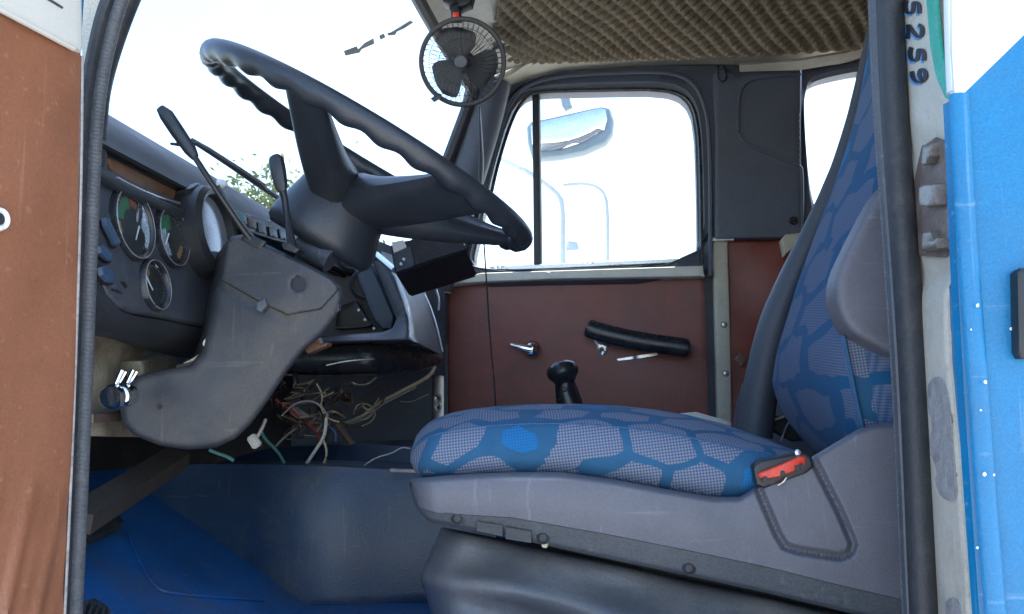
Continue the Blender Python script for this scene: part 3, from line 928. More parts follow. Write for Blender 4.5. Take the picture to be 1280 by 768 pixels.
# rust and grime round the latch
def off(pl, d): return ((pl[0][0] - d, pl[0][1], pl[0][2]), pl[1])
g = relief([(1136, 250), (1150, 185), (1168, 172), (1190, 180), (1196, 240), (1197, 306), (1178, 322), (1150, 320), (1139, 318)], off(JP, 0.0008), 0.001, r=0, step=6, dfun=jdent)
g.build('rust_patch', M['rust'], cab)
g = relief([(1160, 475), (1178, 470), (1186, 500), (1193, 590), (1196, 622), (1190, 628), (1176, 622), (1168, 602), (1172, 590), (1160, 560), (1166, 530), (1158, 505)], off(JP, 0.001), 0.001, r=0, step=5, sm=1)
g.build('filler_patch', M['filler'], cab)
g = relief([(1180, 755), (1186, 748), (1198, 750), (1203, 775), (1196, 800), (1186, 790)], off(JP, 0.001), 0.001, r=0, step=5, sm=1)
g.build('filler_patch', M['filler'], cab)
# latch striker: three lugs and a back plate
strk = relief([(1150, 182), (1178, 176), (1186, 180), (1190, 300), (1186, 312), (1152, 314)], off(JP, 0.004), 0.01, r=2, step=6).build('latch_striker', M['rust'], cab)
for pl, m_, h in (([(1152, 182), (1161, 180), (1162, 196), (1158, 206), (1150, 207)], 'steel', 0.012), ([(1147, 234), (1156, 230), (1166, 231), (1167, 256), (1158, 260), (1147, 257)], 'steel', 0.014), ([(1152, 291), (1160, 288), (1163, 300), (1169, 298), (1170, 310), (1150, 314)], 'steel', 0.012), ([(1180, 178), (1187, 177), (1190, 300), (1183, 304)], 'blue_steel', 0.006)):
    relief(pl, off(JP, h), h - 0.0035, r=2.5, step=4).build('lug', M['hinge'] if m_ == 'steel' else M[m_], strk)
# green stripe, seam edge and outer skin in white and blue
def strip_plane(Y): return ((0.0, Y, 1.5), (-0.35, -1.0, 0))
g = relief([(1154, -40), (1167, -40), (1172, 20), (1177, 70), (1184, 90), (1190, 126), (1181, 122), (1170, 96), (1163, 60)], off(JP, 0.0025), 0.002, r=0, step=5)
g.build('green_stripe', M['green'], cab)
lp_ = [(1180, -60), (1182, 0), (1187, 60), (1192, 120), (1196, 180), (1200, 300), (1206, 440), (1216, 600), (1228, 800)]
OY = 0.712
skin = G()
div = [(1194, 128), (1212, 110), (1250, 73), (1290, 34), (1345, -20)]
g = relief([(1188, -900), (2200, -900), (2200, -830), (1345, -20), (1290, 34), (1250, 73), (1212, 110), (1194, 128), (1190, 60)], Yp(OY), 0.012, r=0, step=28)
g.build('white_paint_panel', M['white'], cab)
g = relief([(1194, 128), (1212, 110), (1250, 73), (1290, 34), (1345, -20), (2200, -830), (2200, 1500), (1320, 1500), (1254, 820), (1244, 700), (1232, 560), (1221, 420), (1212, 300), (1203, 190)], Yp(OY), 0.012, r=0, step=28, dfun=lambda x, y: 0.004 * math.exp(-((x - 1243) / 8) ** 2 - ((y - 672) / 20) ** 2))
g.build('blue_paint_panel', M['blue'], cab)
seam = px_path([(1199, 118), (1202, 180), (1206, 260), (1214, 370), (1224, 500), (1234, 640), (1244, 760), (1250, 830)], OY - 0.004)
G().tube(resample(seam, 50), 0.0075, n=8, ry=0.004, ref=(1, 0, 0)).build('seam_flange', M['blue'], cab)
gut = px_path([(1188, -50, 0.722), (1190, 60, 0.722), (1194, 130, 0.722), (1199, 230, 0.722), (1203, 330, 0.722), (1209, 440, 0.722), (1218, 580, 0.722), (1228, 720, 0.722), (1236, 830, 0.722)], OY)
gr_ = resample(gut, 60)
G().tube(gr_[:13], 0.0055, n=8, ry=0.008, ref=(1, 0, 0)).build('gutter_edge', M['white'], cab)
G().tube(gr_[13:], 0.009, n=8, ry=0.010, ref=(1, 0, 0)).build('gutter_edge', M['blue'], cab)
g = relief([(1183, 352), (1194, 342), (1206, 420), (1216, 560), (1230, 720), (1236, 820), (1210, 820), (1203, 700), (1193, 560), (1185, 450)], off(JP, -0.004), 0.02, r=1, step=8)
g.build('jamb_paint', M['blue'], cab)
relief([(1271, 340), (1276, 335), (1300, 335), (1300, 448), (1278, 448), (1273, 440)], Yp(OY - 0.012), 0.012, r=3, step=5).build('handle_rubber', M['black'], cab)
fl = G()
for (fx, fy, s) in ((1222, 382, 2.6), (1265, 411, 2.6), (1232, 478, 2.6), (1231, 593, 2.4), (1243, 594, 1.5), (1214, 412, 1.2), (1222, 685, 1.6), (1226, 513, 1.2)):
    k = [(fx + s * random.uniform(0.6, 1.2) * math.cos(a), fy + s * random.uniform(0.7, 1.4) * math.sin(a)) for a in np.linspace(0, 6.28, 8)[:-1]]
    relief(k, Yp(OY - 0.0125 if fx < 1250 else OY - 0.001), 0.001, r=0, step=3, g=fl)
o = fl.build('paint_chips', M['white'], cab); o['kind'] = 'stuff'

# hand painted number 5259 reading down the jamb (tops of the figures to the right)
def digit(strokes, cx, cy, sx, sy, dx, dy, m_, d, wd):
    """strokes in a unit box, x right, y up; turned a quarter clockwise on the jamb"""
    gg = G()
    for st in strokes:
        pts = smooth(st, 2)
        n = len(pts)
        pth = []
        for (u, v) in pts:
            X = cx + (v - 0.5) * sy + dx + (0.1 * (cy - 60)); Yq = cy + (u - 0.5) * sx + dy
            pth.append((X, Yq))
        L = []; Rr = []
        for i, p in enumerate(pth):
            a, b = pth[max(0, i - 1)], pth[min(n - 1, i + 1)]
            t = np.array(b) - np.array(a); t /= max(1e-6, np.linalg.norm(t))
            nn = np.array([-t[1], t[0]]) * wd * (0.65 + 0.5 * abs(t[1]))
            L.append(PN(*(np.array(p) + nn), *off(JP, d))); Rr.append(PN(*(np.array(p) - nn), *off(JP, d)))
        gg.shell([L, Rr], (0.0004, 0, 0))
    return gg
five = [[(0.85, 0.95), (0.3, 0.95), (0.22, 0.55), (0.55, 0.62), (0.85, 0.45), (0.8, 0.12), (0.45, 0.0), (0.12, 0.12)]]
two = [[(0.15, 0.75), (0.3, 1.0), (0.75, 0.98), (0.85, 0.7), (0.5, 0.35), (0.1, 0.05), (0.5, 0.1), (0.92, 0.02)]]
nine = [[(0.85, 0.7), (0.6, 0.98), (0.2, 0.85), (0.2, 0.55), (0.55, 0.5), (0.85, 0.75), (0.9, 0.4), (0.7, 0.1), (0.3, 0.0)]]
for ch, cy in ((five, 9), (two, 39), (five, 68), (nine, 94)):
    for (m_, dx, dy, d, wd) in (('ink_blue', -2, 3, 0.0007, 1.6), ('ink', 0, 0, 0.0014, 2.2)):
        digit(ch, 1145, cy, 23, 19, dx, dy, M[m_], d, wd).build('painted_figure', M[m_], cab, smooth=False)

# ================================================================== foam headliner
nx, ny = 420, 370
xs = np.linspace(-0.30, 0.86, nx); ys = np.linspace(0.95, 2.42, ny + 60)
rows = []
pz = 2.505
for y in ys:
    row = []
    for x in xs:
        wob = 0.003 * math.sin(x * 23 + y * 11)
        k = math.pi / 0.0215
        a = (x + 0.35 * y + wob); b = (y - 0.12 * x)
        h = math.sin(a * k) * math.sin(b * k * 0.9)
        sag = 0.02 * math.sin(x * 3.1 + 0.6) * math.sin(y * 4.2)
        e = max(0, (y - 2.32) / 0.10); e2 = max(0, (-0.2 - x) / 0.1)
        row.append((x - 0.03 * math.sin(y * 9) * max(0, 1 - (x + 0.30) * 6), y, pz + sag * 0.5 - (0.0115 + 0.0025 * math.sin(x * 13 + 2) * math.sin(y * 17)) * h * (1 - 0.5 * max(0, e)) + 0.02 * e * e + 0.0 * e2))
    rows.append(row)
g = G().shell(rows, (0, 0, 0.02))
tag(g.build('foam_headliner', M['foam'], root=(0.28, 1.7, 2.5), angle=180), 'brown-grey egg-crate foam lining the cab roof', 'ceiling lining')
# ================================================================== open driver door (left edge of the view)
HD = np.array([-0.516, 0.82, 0.0])
DN = np.array([0.986, -0.165, 0.0])
def dpl(h): return (tuple(HD + DN * h), tuple(DN))
door = thing('driver_door', 'open driver door with worn red-brown vinyl lining and cream top', 'door', (-0.53, 0.75, 1.1))
def fold(x, y):
    k = max(0.0, (y - 560) / 240)
    q = x + 0.22 * (y - 768)
    return -0.0022 * k * math.sin(q * 0.16 + 1.0) - 0.0015 * k * math.sin(q * 0.31) + 0.0012 * math.sin(x * 0.05 + y * 0.013)
g = relief([(-70, -24), (0, 13), (60, 45), (104, 69), (103, 200), (100, 320), (94, 500), (86, 680), (80, 810), (-70, 810)], dpl(0.0), 0.012, r=4, step=6, dfun=fold)
g.build('vinyl_panel', M['vinyl_open'], door)
g = relief([(-70, -60), (60, -60), (100, -60), (105, -10), (106, 66), (98, 63), (60, 42), (0, 10), (-70, -27)], dpl(0.006), 0.03, r=5, step=7)
g.build('steel_frame', M['offwhite'], door)
ed = [dpl(0.008)]
G().tube(smooth([PN(x, y, *dpl(0.006)) for x, y in ((-70, -24), (0, 12), (60, 44), (92, 61))], 2), 0.0026, n=8).build('frame_bead', M['offwhite'], door)
G().tube(smooth([PN(x, y, *dpl(0.0)) for x, y in ((103, 70), (102, 200), (99, 320), (93, 500), (86, 660), (79, 810))], 2), 0.0013, n=6).build('edge_piping', M['filler'], door)
q0 = HD - DN * 0.02
dv = np.array([-0.165, -0.986, 0.0])
G().hexa([q0 + np.array([0, 0, 1.05]), q0 + dv * 0.75 + np.array([0, 0, 1.05]), q0 + dv * 0.75 + np.array([0, 0, 1.98]), q0 + np.array([0, 0, 1.98]),
          q0 - DN * 0.03 + np.array([0, 0, 1.05]), q0 - DN * 0.03 + dv * 0.75 + np.array([0, 0, 1.05]), q0 - DN * 0.03 + dv * 0.75 + np.array([0, 0, 1.98]), q0 - DN * 0.03 + np.array([0, 0, 1.98])]).build('outer_skin', M['blue'], door, smooth=False)
relief([(47, -12), (58, -5), (80, 9), (79, 11), (57, -2), (45, -8)], dpl(0.0075), 0.002, r=0.6, step=3).build('slot', M['dash'], door)
c = PN(-2, 274, *dpl(0.004))
ns = thing_part = G().lathe([(0.0, 0.001), (0.0055, 0.001), (0.0065, 0.003), (0.0092, 0.0035), (0.0105, 0.001), (0.0105, -0.008)], c, DN, 24).build('ring_cap', M['white_plastic'], door)
G().lathe([(0.0, 0.0022), (0.0052, 0.0018), (0.0054, 0.0)], c, DN, 16).build('cap_centre', M['column'], ns)

# ================================================================== passenger door
pd = thing('passenger_door', 'closed passenger door with red-brown vinyl lining and wide window', 'door', (-0.1, 2.58, 1.1))
g = relief([(556, 354), (600, 348), (700, 345), (880, 344), (886, 350), (890, 450), (897, 560), (557, 560)], Yp(2.555), 0.03, r=2, step=12, dfun=lambda x, y: 0.003 * math.sin(x * 0.021) * math.sin(y * 0.027 + 1))
g.build('vinyl_panel', M['vinyl'], pd)
g = relief([(552, 357), (572, 348), (602, 341), (700, 338), (879, 332), (881, 346), (700, 349), (600, 353)], Yp(2.512), 0.06, r=2.5, step=6)
g.build('sill', M['offwhite'], pd)
DI = [(590, 336), (600, 290), (614, 222), (636, 145), (652, 123), (668, 117), (750, 115), (828, 114), (856, 124), (868, 152), (871, 240), (872, 326), (868, 329), (700, 333), (612, 338)]
g = frame(DO, DI, Yp(2.55), 0.05, sm_o=2, sm_i=1, N=200, prof=[(0, 0.0), (0.15, 0.012), (0.55, 0.014), (0.7, 0.002), (1, 0.0)])
g.build('window_frame', M['trim'], pd, angle=50)
G().tube(px_path([(610, 262), (622, 205), (641, 145), (657, 121), (672, 114), (750, 112), (830, 111), (861, 121), (873, 152), (876, 220), (877, 330)], 2.533, 3), 0.005, n=6).build('frame_bead', M['gloss'], pd)
g = relief([(665, 113), (674, 113), (677, 332), (667, 333)], Yp(2.545), 0.04, r=2, step=6)
g.build('divider_bar', M['rubber'], pd)
g = relief([(612, 333), (700, 329), (868, 321), (869, 328), (700, 336), (612, 339)], Yp(2.54), 0.03, r=1.5, step=6)
g.build('window_channel', M['alu'], pd)
relief([(588, 338), (600, 288), (612, 222), (634, 145), (652, 120), (668, 113), (670, 335)], Yp(2.575), 0.005, r=0, step=20).build('quarter_glass', M['glass'], pd)
relief([(670, 113), (830, 110), (860, 122), (872, 150), (874, 330), (670, 337)], Yp(2.568), 0.005, r=0, step=20).build('window_glass', M['glass'], pd)
# pull handle: black padded bar on two brackets
hp = px_path([(733, 409), (742, 413), (760, 418), (790, 425), (820, 430), (845, 433), (862, 436)], 2.49)
hb = G().tube(hp, [0.010, 0.018, 0.023] + [0.025] * (len(hp) - 6) + [0.024, 0.020, 0.011], n=12, ry=0.014, ref=(0, 0, 1)).build('pull_handle', M['gloss'], pd)
for x, y in ((740, 413), (858, 435)):
    G().tube([P(x, y, 2.50), P(x, y, 2.56)], 0.017, n=10).build('handle_mount', M['black'], hb)
relief([(742, 424), (762, 430), (757, 442), (753, 444), (748, 441)], Yp(2.545), 0.004, r=1, step=3, holes=[[(752.5 + 1.8 * math.cos(a), 438 + 1.8 * math.sin(a)) for a in np.linspace(0, 6.28, 8)[:-1]]]).build('handle_bracket', M['alu'], hb)
g = relief([(771, 449), (800, 444), (822, 441), (822, 444), (800, 448), (773, 451)], Yp(2.545), 0.004, r=1, step=4)
g.build('scuff_strip', M['alu'], pd)
# chrome latch lever
c = P(665, 437, 2.54)
lv = G().lathe([(0.0, 0.030), (0.012, 0.029), (0.021, 0.022), (0.025, 0.010), (0.026, 0.0), (0.026, -0.012)], c, (0, -1, 0), 24).build('latch_lever', M['chrome'], pd)
G().tube([P(664, 437, 2.51), P(652, 434, 2.505), P(638, 431, 2.505)], [0.012, 0.009, 0.006], n=10, ry=[0.007, 0.005, 0.004]).build('lever_arm', M['chrome'], lv)
G().lathe([(0.0, 0.004), (0.005, 0.004), (0.006, 0.0)], P(664, 439, 2.508), (0, -1, 0), 12).build('screw', M['steel'], lv)
# hinge edge strip on the front side of the door
G().hexa([P(553, 362, 2.55), P(559, 362, 2.55), P(560, 560, 2.55), P(553, 560, 2.55), P(553, 362, 2.6), P(559, 362, 2.6), P(560, 560, 2.6), P(553, 560, 2.6)]).build('edge_rubber', M['rubber'], pd)

# ================================================================== mirror outside
mr = thing('door_mirror', 'large exterior mirror on a tube arm outside the passenger window', 'mirror', P(700, 330, 3.0))
mo = [(658, 158), (663, 151), (700, 143), (752, 131), (763, 133), (768, 150), (766, 166), (757, 178), (730, 190), (700, 196), (675, 198), (664, 195), (659, 178)]
relief(mo, Yp(3.02), 0.05, r=5, step=5).build('mirror_shell', M['mirror_shell'], mr)
mi = [(663, 158), (668, 154), (704, 146), (750, 135), (757, 137), (759, 150), (755, 162), (728, 178), (700, 187), (672, 189), (665, 180)]
relief(mi, Yp(3.012), 0.004, r=1, step=8).build('mirror_glass', M['mirror'], mr)
relief([(700, 120), (712, 121), (715, 132), (706, 136), (702, 130)], Yp(3.0), 0.03, r=1.5, step=4).build('bracket', M['mirror_shell'], mr)
G().tube(px_path([(575, 180), (610, 193), (645, 207), (675, 225), (698, 242), (704, 258), (704, 300), (704, 345)], 3.05), 0.010, n=8).build('arm', M['mirror_arm'], mr)
G().tube(px_path([(704, 232), (725, 229), (745, 232), (756, 242), (760, 260), (760, 345)], 3.07), 0.007, n=8).build('arm', M['mirror_arm'], mr)
relief([(706, 300), (722, 303), (724, 312), (706, 314)], Yp(3.06), 0.02, r=1, step=4).build('clamp', M['mirror_arm'], mr)

# ================================================================== dashboard
db = thing('dashboard', 'dusty charcoal dashboard with round gauges and deep centre console', 'dashboard', (-0.62, 1.7, 1.3))
DP = ((-0.5600, 0, 1.75), (1.0, 0, 0.14))
# cowl pad: runs across the cab along one section
def row_along(px, py, X, ys):
    p = PX(px, py, X)
    return [np.array([p[0] - 0.02 * ((y - 1.7) / 0.8) ** 2 * 0, y, p[2]]) for y in ys]
ys = np.linspace(0.90, 2.46, 30)
sec = [(130, 140, -0.66), (130, 146, -0.62), (130, 150, -0.605), (130, 155, -0.592), (130, 163, -0.582), (130, 172, -0.576), (130, 180, -0.568), (130, 185, -0.572), (130, 192, -0.595)]
G().shell([row_along(a, b, X, ys) for a, b, X in sec], (-0.012, 0, -0.004)).build('cowl_pad', M['pad'], db, angle=35)
# instrument panel
ip = [(100, 196), (128, 205), (168, 226), (240, 256), (300, 292), (345, 318), (360, 440), (300, 420), (268, 410), (205, 396), (170, 391), (150, 383), (136, 368), (122, 335), (100, 300)]
g = relief(ip, DP, 0.04, r=5, step=7)
g.build('instrument_panel', M['dash'], db)
# dark hood over the gauges with the brown strip
G().tube(smooth([PN(x, y, *DP) + np.array([0.006, 0, 0]) for x, y in ((105, 214), (150, 238), (200, 259), (240, 277), (300, 306))], 2), 0.007, n=10, ry=0.005).build('gauge_hood', M['pad'], db)
g = relief([(134, 196), (158, 204), (200, 222), (236, 240), (234, 256), (206, 250), (168, 234), (146, 222)], ((-0.5680, 0, 1.75), DP[1]), 0.012, r=2, step=5)
g.build('brown_strip', M['brown_trim'], db)
G().tube(smooth([PN(x, y, -0.5580 and (-0.5580, 0, 1.75), DP[1]) for x, y in ((146, 222), (168, 234), (206, 250), (236, 257))], 1), 0.0018, n=6).build('strip_edge', M['alu'], db)
# lower roll of the dash
def rowp(lst): return lst
xs = np.linspace(104, 330, 24)
u_ = [(104, 320), (122, 345), (136, 372), (152, 388), (172, 394), (205, 399), (268, 413), (330, 430)]
l_ = [(104, 412), (122, 418), (150, 424), (200, 440), (262, 452), (330, 462)]
rows = []
for t, X in ((0.0, -0.5580), (0.06, -0.5520), (0.3, -0.5550), (0.6, -0.5700), (0.9, -0.5950), (1.0, -0.61)):
    rows.append([PX(x, interp(u_, x) * (1 - t) + interp(l_, x) * t, X) for x in xs])
G().shell(rows, (-0.01, 0, 0.0)).build('lower_roll', M['pad'], db)
# switch plate line and rockers
g = relief([(122, 262), (140, 268), (158, 306), (172, 352), (180, 388), (160, 385), (140, 366), (122, 330)], ((-0.5585, 0, 1.75), DP[1]), 0.003, r=1, step=6)
g.build('switch_plate', M['dash'], db)
for pl in ([(133, 272), (138, 274), (152, 302), (150, 307), (146, 305), (134, 281)], [(126, 308), (131, 306), (141, 318), (142, 326), (137, 325), (128, 316)], [(128, 334), (134, 332), (144, 342), (145, 353), (138, 352), (130, 344)]):
    body = [(x + 1 - (x - 138) * 0.1 - 3, y + 3) for x, y in pl]
    s_ = relief(body, ((-0.5520, 0, 1.75), DP[1]), 0.008, r=1, step=4).build('switch', M['black'], db)
    relief(pl, ((-0.5460, 0, 1.75), DP[1]), 0.006, r=1.2, step=3).build('rocker', M['switch'], s_)
for pl in ([(153, 352), (157, 353), (161, 358), (158, 360)], [(141, 361), (150, 364), (154, 367), (144, 364)]):
    relief(pl, ((-0.5560, 0, 1.75), DP[1]), 0.002, r=0.5, step=2).build('slot', M['black'], db)
an = np.array(DP[1]) / np.linalg.norm(DP[1])
# local axes on the gauge plane
gv = np.array([0, 0, 1.0]) - an * an[2]; gv /= np.linalg.norm(gv); gu = np.cross(gv, an)   # gu towards the door/camera side sign below
def gauge(cx, cy, r, arcs, needle, depth=0.006, label=None):
    c = PN(cx, cy, *DP)
    b = G().lathe([(r * 0.86, 0.001), (r * 0.9, depth), (r * 0.97, depth + 0.002), (r * 1.04, depth), (r * 1.08, -0.004)], c, an, 40).build('gauge', M['gloss'], db, label=label)
    G().lathe([(0.0, 0.0016), (r * 0.88, 0.0016), (r * 0.88, 0.0)], c, an, 32).build('dial', M['gauge_face'], b)
    ax = [gu, gv]
    def q(a, rr, h): return c + ax[0] * (rr * math.cos(a)) + ax[1] * (rr * math.sin(a)) + an * h
    for a0, a1, r0, r1, m_ in arcs:
        aa = np.linspace(R(a0), R(a1), 10)
        G().shell([[q(a, r * r0, 0.0022) for a in aa], [q(a, r * r1, 0.0022) for a in aa]], -an * 0.0004).build('scale_mark', M[m_], b, smooth=False)
    G().tube([q(a, r * 0.985, depth + 0.0018) for a in np.linspace(0, 2 * math.pi, 41)[:-1]], 0.0007, n=5, closed=True, ref=tuple(an)).build('rim_highlight', M['alu'], b)  # thin bright ring put in as the highlight on the bezel
    tk = G()
    for a in np.linspace(R(-50), R(230), 25):
        t = np.array([-math.sin(a), math.cos(a)])
        for s_ in (1,):
            w_ = 0.009 * r
            p1 = q(a, r * 0.72, 0.0022); p2 = q(a, r * 0.82, 0.0022)
            d_ = (ax[0] * t[0] + ax[1] * t[1]) * w_
            tk.prism([p1 - d_, p1 + d_, p2 + d_, p2 - d_], -an * 0.0003)
    tk.build('dial_ticks', M['w_grey'], b, smooth=False)
    (n0, n1) = needle
    p1 = PN(*n0, tuple(c + an * 0.004), DP[1]); p2 = PN(*n1, tuple(c + an * 0.004), DP[1])
    G().tube([p1, p2], [0.0011, 0.0006], n=6).build('needle', M['needle'], b)
    G().lathe([(0.0, 0.003), (r * 0.6, 0.0022), (r * 0.88, 0.0005), (r * 0.88, 0.0)], c + an * depth * 0.8, an, 32).build('lens', M['lens'], b)
    return b
gauge(163, 280, 0.042, [(100, 178, 0.42, 0.72, 'gauge_green'), (185, 215, 0.6, 0.8, 'gauge_amber'), (60, 95, 0.5, 0.7, 'gauge_red')], ((174, 283), (170, 300)))
gauge(212, 297, 0.0375, [(90, 175, 0.25, 0.75, 'gauge_green'), (300, 345, 0.6, 0.8, 'gauge_amber')], ((211, 292), (207, 306)))
gauge(191, 357, 0.030, [(120, 160, 0.5, 0.75, 'gauge_amber')], ((181, 342), (191, 363)))
# speedometer in its proud drum
c = PN(250, 292, *DP); r = 0.056
sp = G().lathe([(r * 0.86, 0.014), (r * 0.88, 0.028), (r * 0.98, 0.030), (r * 1.10, 0.024), (r * 1.14, 0.0), (r * 1.14, -0.03)], c, an, 48).build('speedometer', M['black'], db)
G().lathe([(0.0, 0.012), (r * 0.9, 0.012), (r * 0.9, 0.0)], c, an, 40).build('dial', M['gauge_face'], sp)
G().lathe([(0.0, 0.020), (r * 0.5, 0.0185), (r * 0.88, 0.017), (r * 0.88, 0.016)], c, an, 40).build('lens', mat('speedo_glass_sky_glare', (0.26, 0.29, 0.32), 0.16, var=0.2, vs=20, bump=0, spec=0.9), sp)  # pale base colour stands in for the sky reflected in the glass
G().lathe([(0.0, 0.009), (0.004, 0.009), (0.008, 0.003), (0.008, -0.003)], PN(276, 231, (-0.5500, 0, 1.75), DP[1]), an, 16).build('eyelet', M['white_plastic'], db)
relief([(238, 236), (250, 228), (258, 236), (254, 252), (242, 248)], ((-0.5450, 0, 1.75), DP[1]), 0.02, r=2, step=4).build('bracket', M['black'], db)
# warning light strip behind the stalks
relief([(292, 262), (340, 275), (372, 286), (380, 312), (340, 300), (298, 286)], ((-0.5350, 0, 1.75), DP[1]), 0.02, r=2, step=6).build('warning_strip', M['column'], db)
for i, (x, y, m_) in enumerate(((304, 272, 'w_teal'), (316, 278, 'brown_trim'), (328, 284, 'black'), (342, 289, 'black'), (355, 292, 'switch'), (366, 298, 'black'))):
    relief([(x - 5, y - 6), (x + 4, y - 4), (x + 6, y + 8), (x - 3, y + 6)], ((-0.5310, 0, 1.75), DP[1]), 0.003, r=1, step=3).build('warning_lamp', M[m_], db)

# centre console
ct = [(340, 434), (395, 431), (445, 428), (500, 427), (525, 432), (545, 441), (554, 447)]
cb_ = [(340, 468), (410, 469), (470, 468), (520, 465), (543, 458), (554, 452)]
rows = []
cxs = np.linspace(340, 554, 40)
def cY(x): return 1.72 + max(0, (x - 450) / 104) ** 2 * 0.30
rows.append([P(x, interp(ct, x), 1.72 + 0.30 + max(0, (x - 450) / 104) * 0.2) for x in cxs])
for fr, dy in ((0.0, 0.020), (0.06, 0.006), (0.16, 0.0), (0.5, -0.004), (0.84, 0.0), (0.95, 0.008), (1.0, 0.022)):
    rows.append([P(x, interp(ct, x) * (1 - fr) + interp(cb_, x) * fr, cY(x) + dy) for x in cxs])
rows.append([P(x, interp(cb_, x) + 1, 1.72 + 0.36 + max(0, (x - 450) / 104) * 0.2) for x in cxs])
G().grid(rows).build('console_base', M['gloss'], db, angle=70)
G().tube(px_path([(408, 457), (430, 452), (450, 450), (468, 449)], 1.715), 0.0016, n=6).build('base_highlight', M['alu'], db)  # bright metal tube drawn as the highlight along the console base
g = relief([(398, 431), (399, 424), (440, 419), (482, 416), (492, 411), (494, 398), (478, 358), (462, 322), (476, 316), (492, 345), (503, 375), (511, 402), (517, 427), (500, 428), (440, 430)], Yp(1.725), 0.05, r=3.5, step=5, dfun=lambda x, y: -0.0017 * max(0, y - 402))
g.build('console_frame', M['ledge'], db)
rows = [[P(476, 314, 1.74), P(492, 345, 1.74), P(503, 375, 1.74), P(511, 402, 1.74), P(518, 428, 1.74)],
        [P(500, 322, 1.95), P(515, 350, 1.95), P(526, 380, 1.95), P(534, 405, 1.95), P(545, 440, 1.95)],
        [P(512, 325, 2.12), P(522, 345, 2.12), P(534, 375, 2.12), P(543, 405, 2.12), P(553, 446, 2.12)]]
G().shell(rows, (0, 0.015, 0)).build('console_side', M['dash'], db)
g = relief([(385, 322), (462, 318), (478, 356), (494, 398), (490, 414), (396, 424)], Yp(1.86), 0.02, r=1, step=10)
g.build('console_recess', M['dash'], db)
g = relief([(440, 332), (460, 322), (492, 396), (489, 411), (478, 412), (466, 398), (452, 362)], Yp(1.80), 0.05, r=2, step=5)
g.build('recess_wall', mat('blue_grey_plastic', (0.06, 0.085, 0.115), 0.4, var=0.2, vs=14, bump=0.2), db)
for cx_, cy_, rr, Yk in ((459, 355, 0.030, 1.81), (441, 321, 0.028, 1.83)):
    c = P(cx_ - 2, cy_, Yk)
    v_ = G().lathe([(rr * 0.8, -0.004), (rr * 0.84, 0.006), (rr * 0.96, 0.009), (rr * 1.06, 0.004), (rr * 1.06, -0.02)], c, (0.35, -0.93, 0.0), 32).build('round_vent', M['dash'], db)
    G().lathe([(0.0, 0.001), (rr * 0.84, 0.001), (rr * 0.84, -0.01)], c, (0.35, -0.93, 0.0), 24).build('vent_disc', M['grime'], v_)
g = relief([(420, 385), (444, 376), (462, 404), (464, 408), (420, 412)], Yp(1.83), 0.02, r=1, step=5)
g.build('slot', M['black'], db)
G().tube(px_path([(418, 410), (445, 409), (462, 407), (465, 402)], 1.825), 0.003, n=6).build('slot_lip', M['dash'], db)
for x, y in ((448, 388), (456, 400), (467, 411)):
    G().lathe([(0, 0.003), (0.003, 0.002), (0.004, 0)], P(x, y, 1.80), (0, -1, 0), 8).build('screw', M['alu'], db)
# bright edge strips at the passenger end
for pts, rad in (([(518, 368), (524, 388), (533, 412), (540, 432)], 0.0035), ([(530, 368), (538, 385), (546, 410), (553, 440)], 0.0032), ([(545, 362), (549, 375), (548, 388)], 0.003)):
    G().tube(px_path(pts, 2.10), rad, n=8).build('edge_strip', M['alu'], db)
# dark back board of the dash to the passenger side
G().hexa([P(470, 300, 2.3), P(556, 335, 2.44), P(556, 470, 2.44), P(470, 460, 2.3), P(470, 300, 2.36), P(556, 335, 2.5), P(556, 470, 2.5), P(470, 460, 2.36)]).build('end_board', M['dash'], db)
relief([(330, 300), (470, 318), (470, 440), (350, 470), (330, 420)], Yp(1.95), 0.02, r=1, step=12).build('inner_board', M['black'], db)

# ================================================================== steering column
sc = thing('steering_column', 'dusty grey steering column cover with two black stalks', 'steering column', P(230, 560, 1.2))
colpoly = [(283, 302), (291, 294), (304, 292), (340, 307), (385, 329), (418, 345), (432, 356), (434, 372), (427, 394), (408, 418), (384, 438), (362, 466), (340, 500), (318, 530), (298, 550), (272, 561), (235, 563), (200, 558), (168, 545), (153, 530), (150, 512), (158, 488), (172, 470), (205, 462), (240, 457), (254, 440), (262, 405), (267, 372), (273, 350)]
def coldf(x, y):
    # right lower flank turns away from the door
    s = (x - 330) * 0.62 + (y - 400) * 0.45
    k = max(0.0, s / 70.0)
    v = 0.028 * k ** 1.6
    v += 0.004 * math.exp(-((y - 372 - 0.45 * (x - 300)) / 5.0) ** 2) * (1 if 272 < x < 366 else 0)
    return v
g = relief(colpoly, Yp(1.06), 0.16, r=9, step=5, dfun=coldf, into=(-0.50, 0.86, 0.02))
sh = g.build('column_cover', M['column'], sc, angle=60)
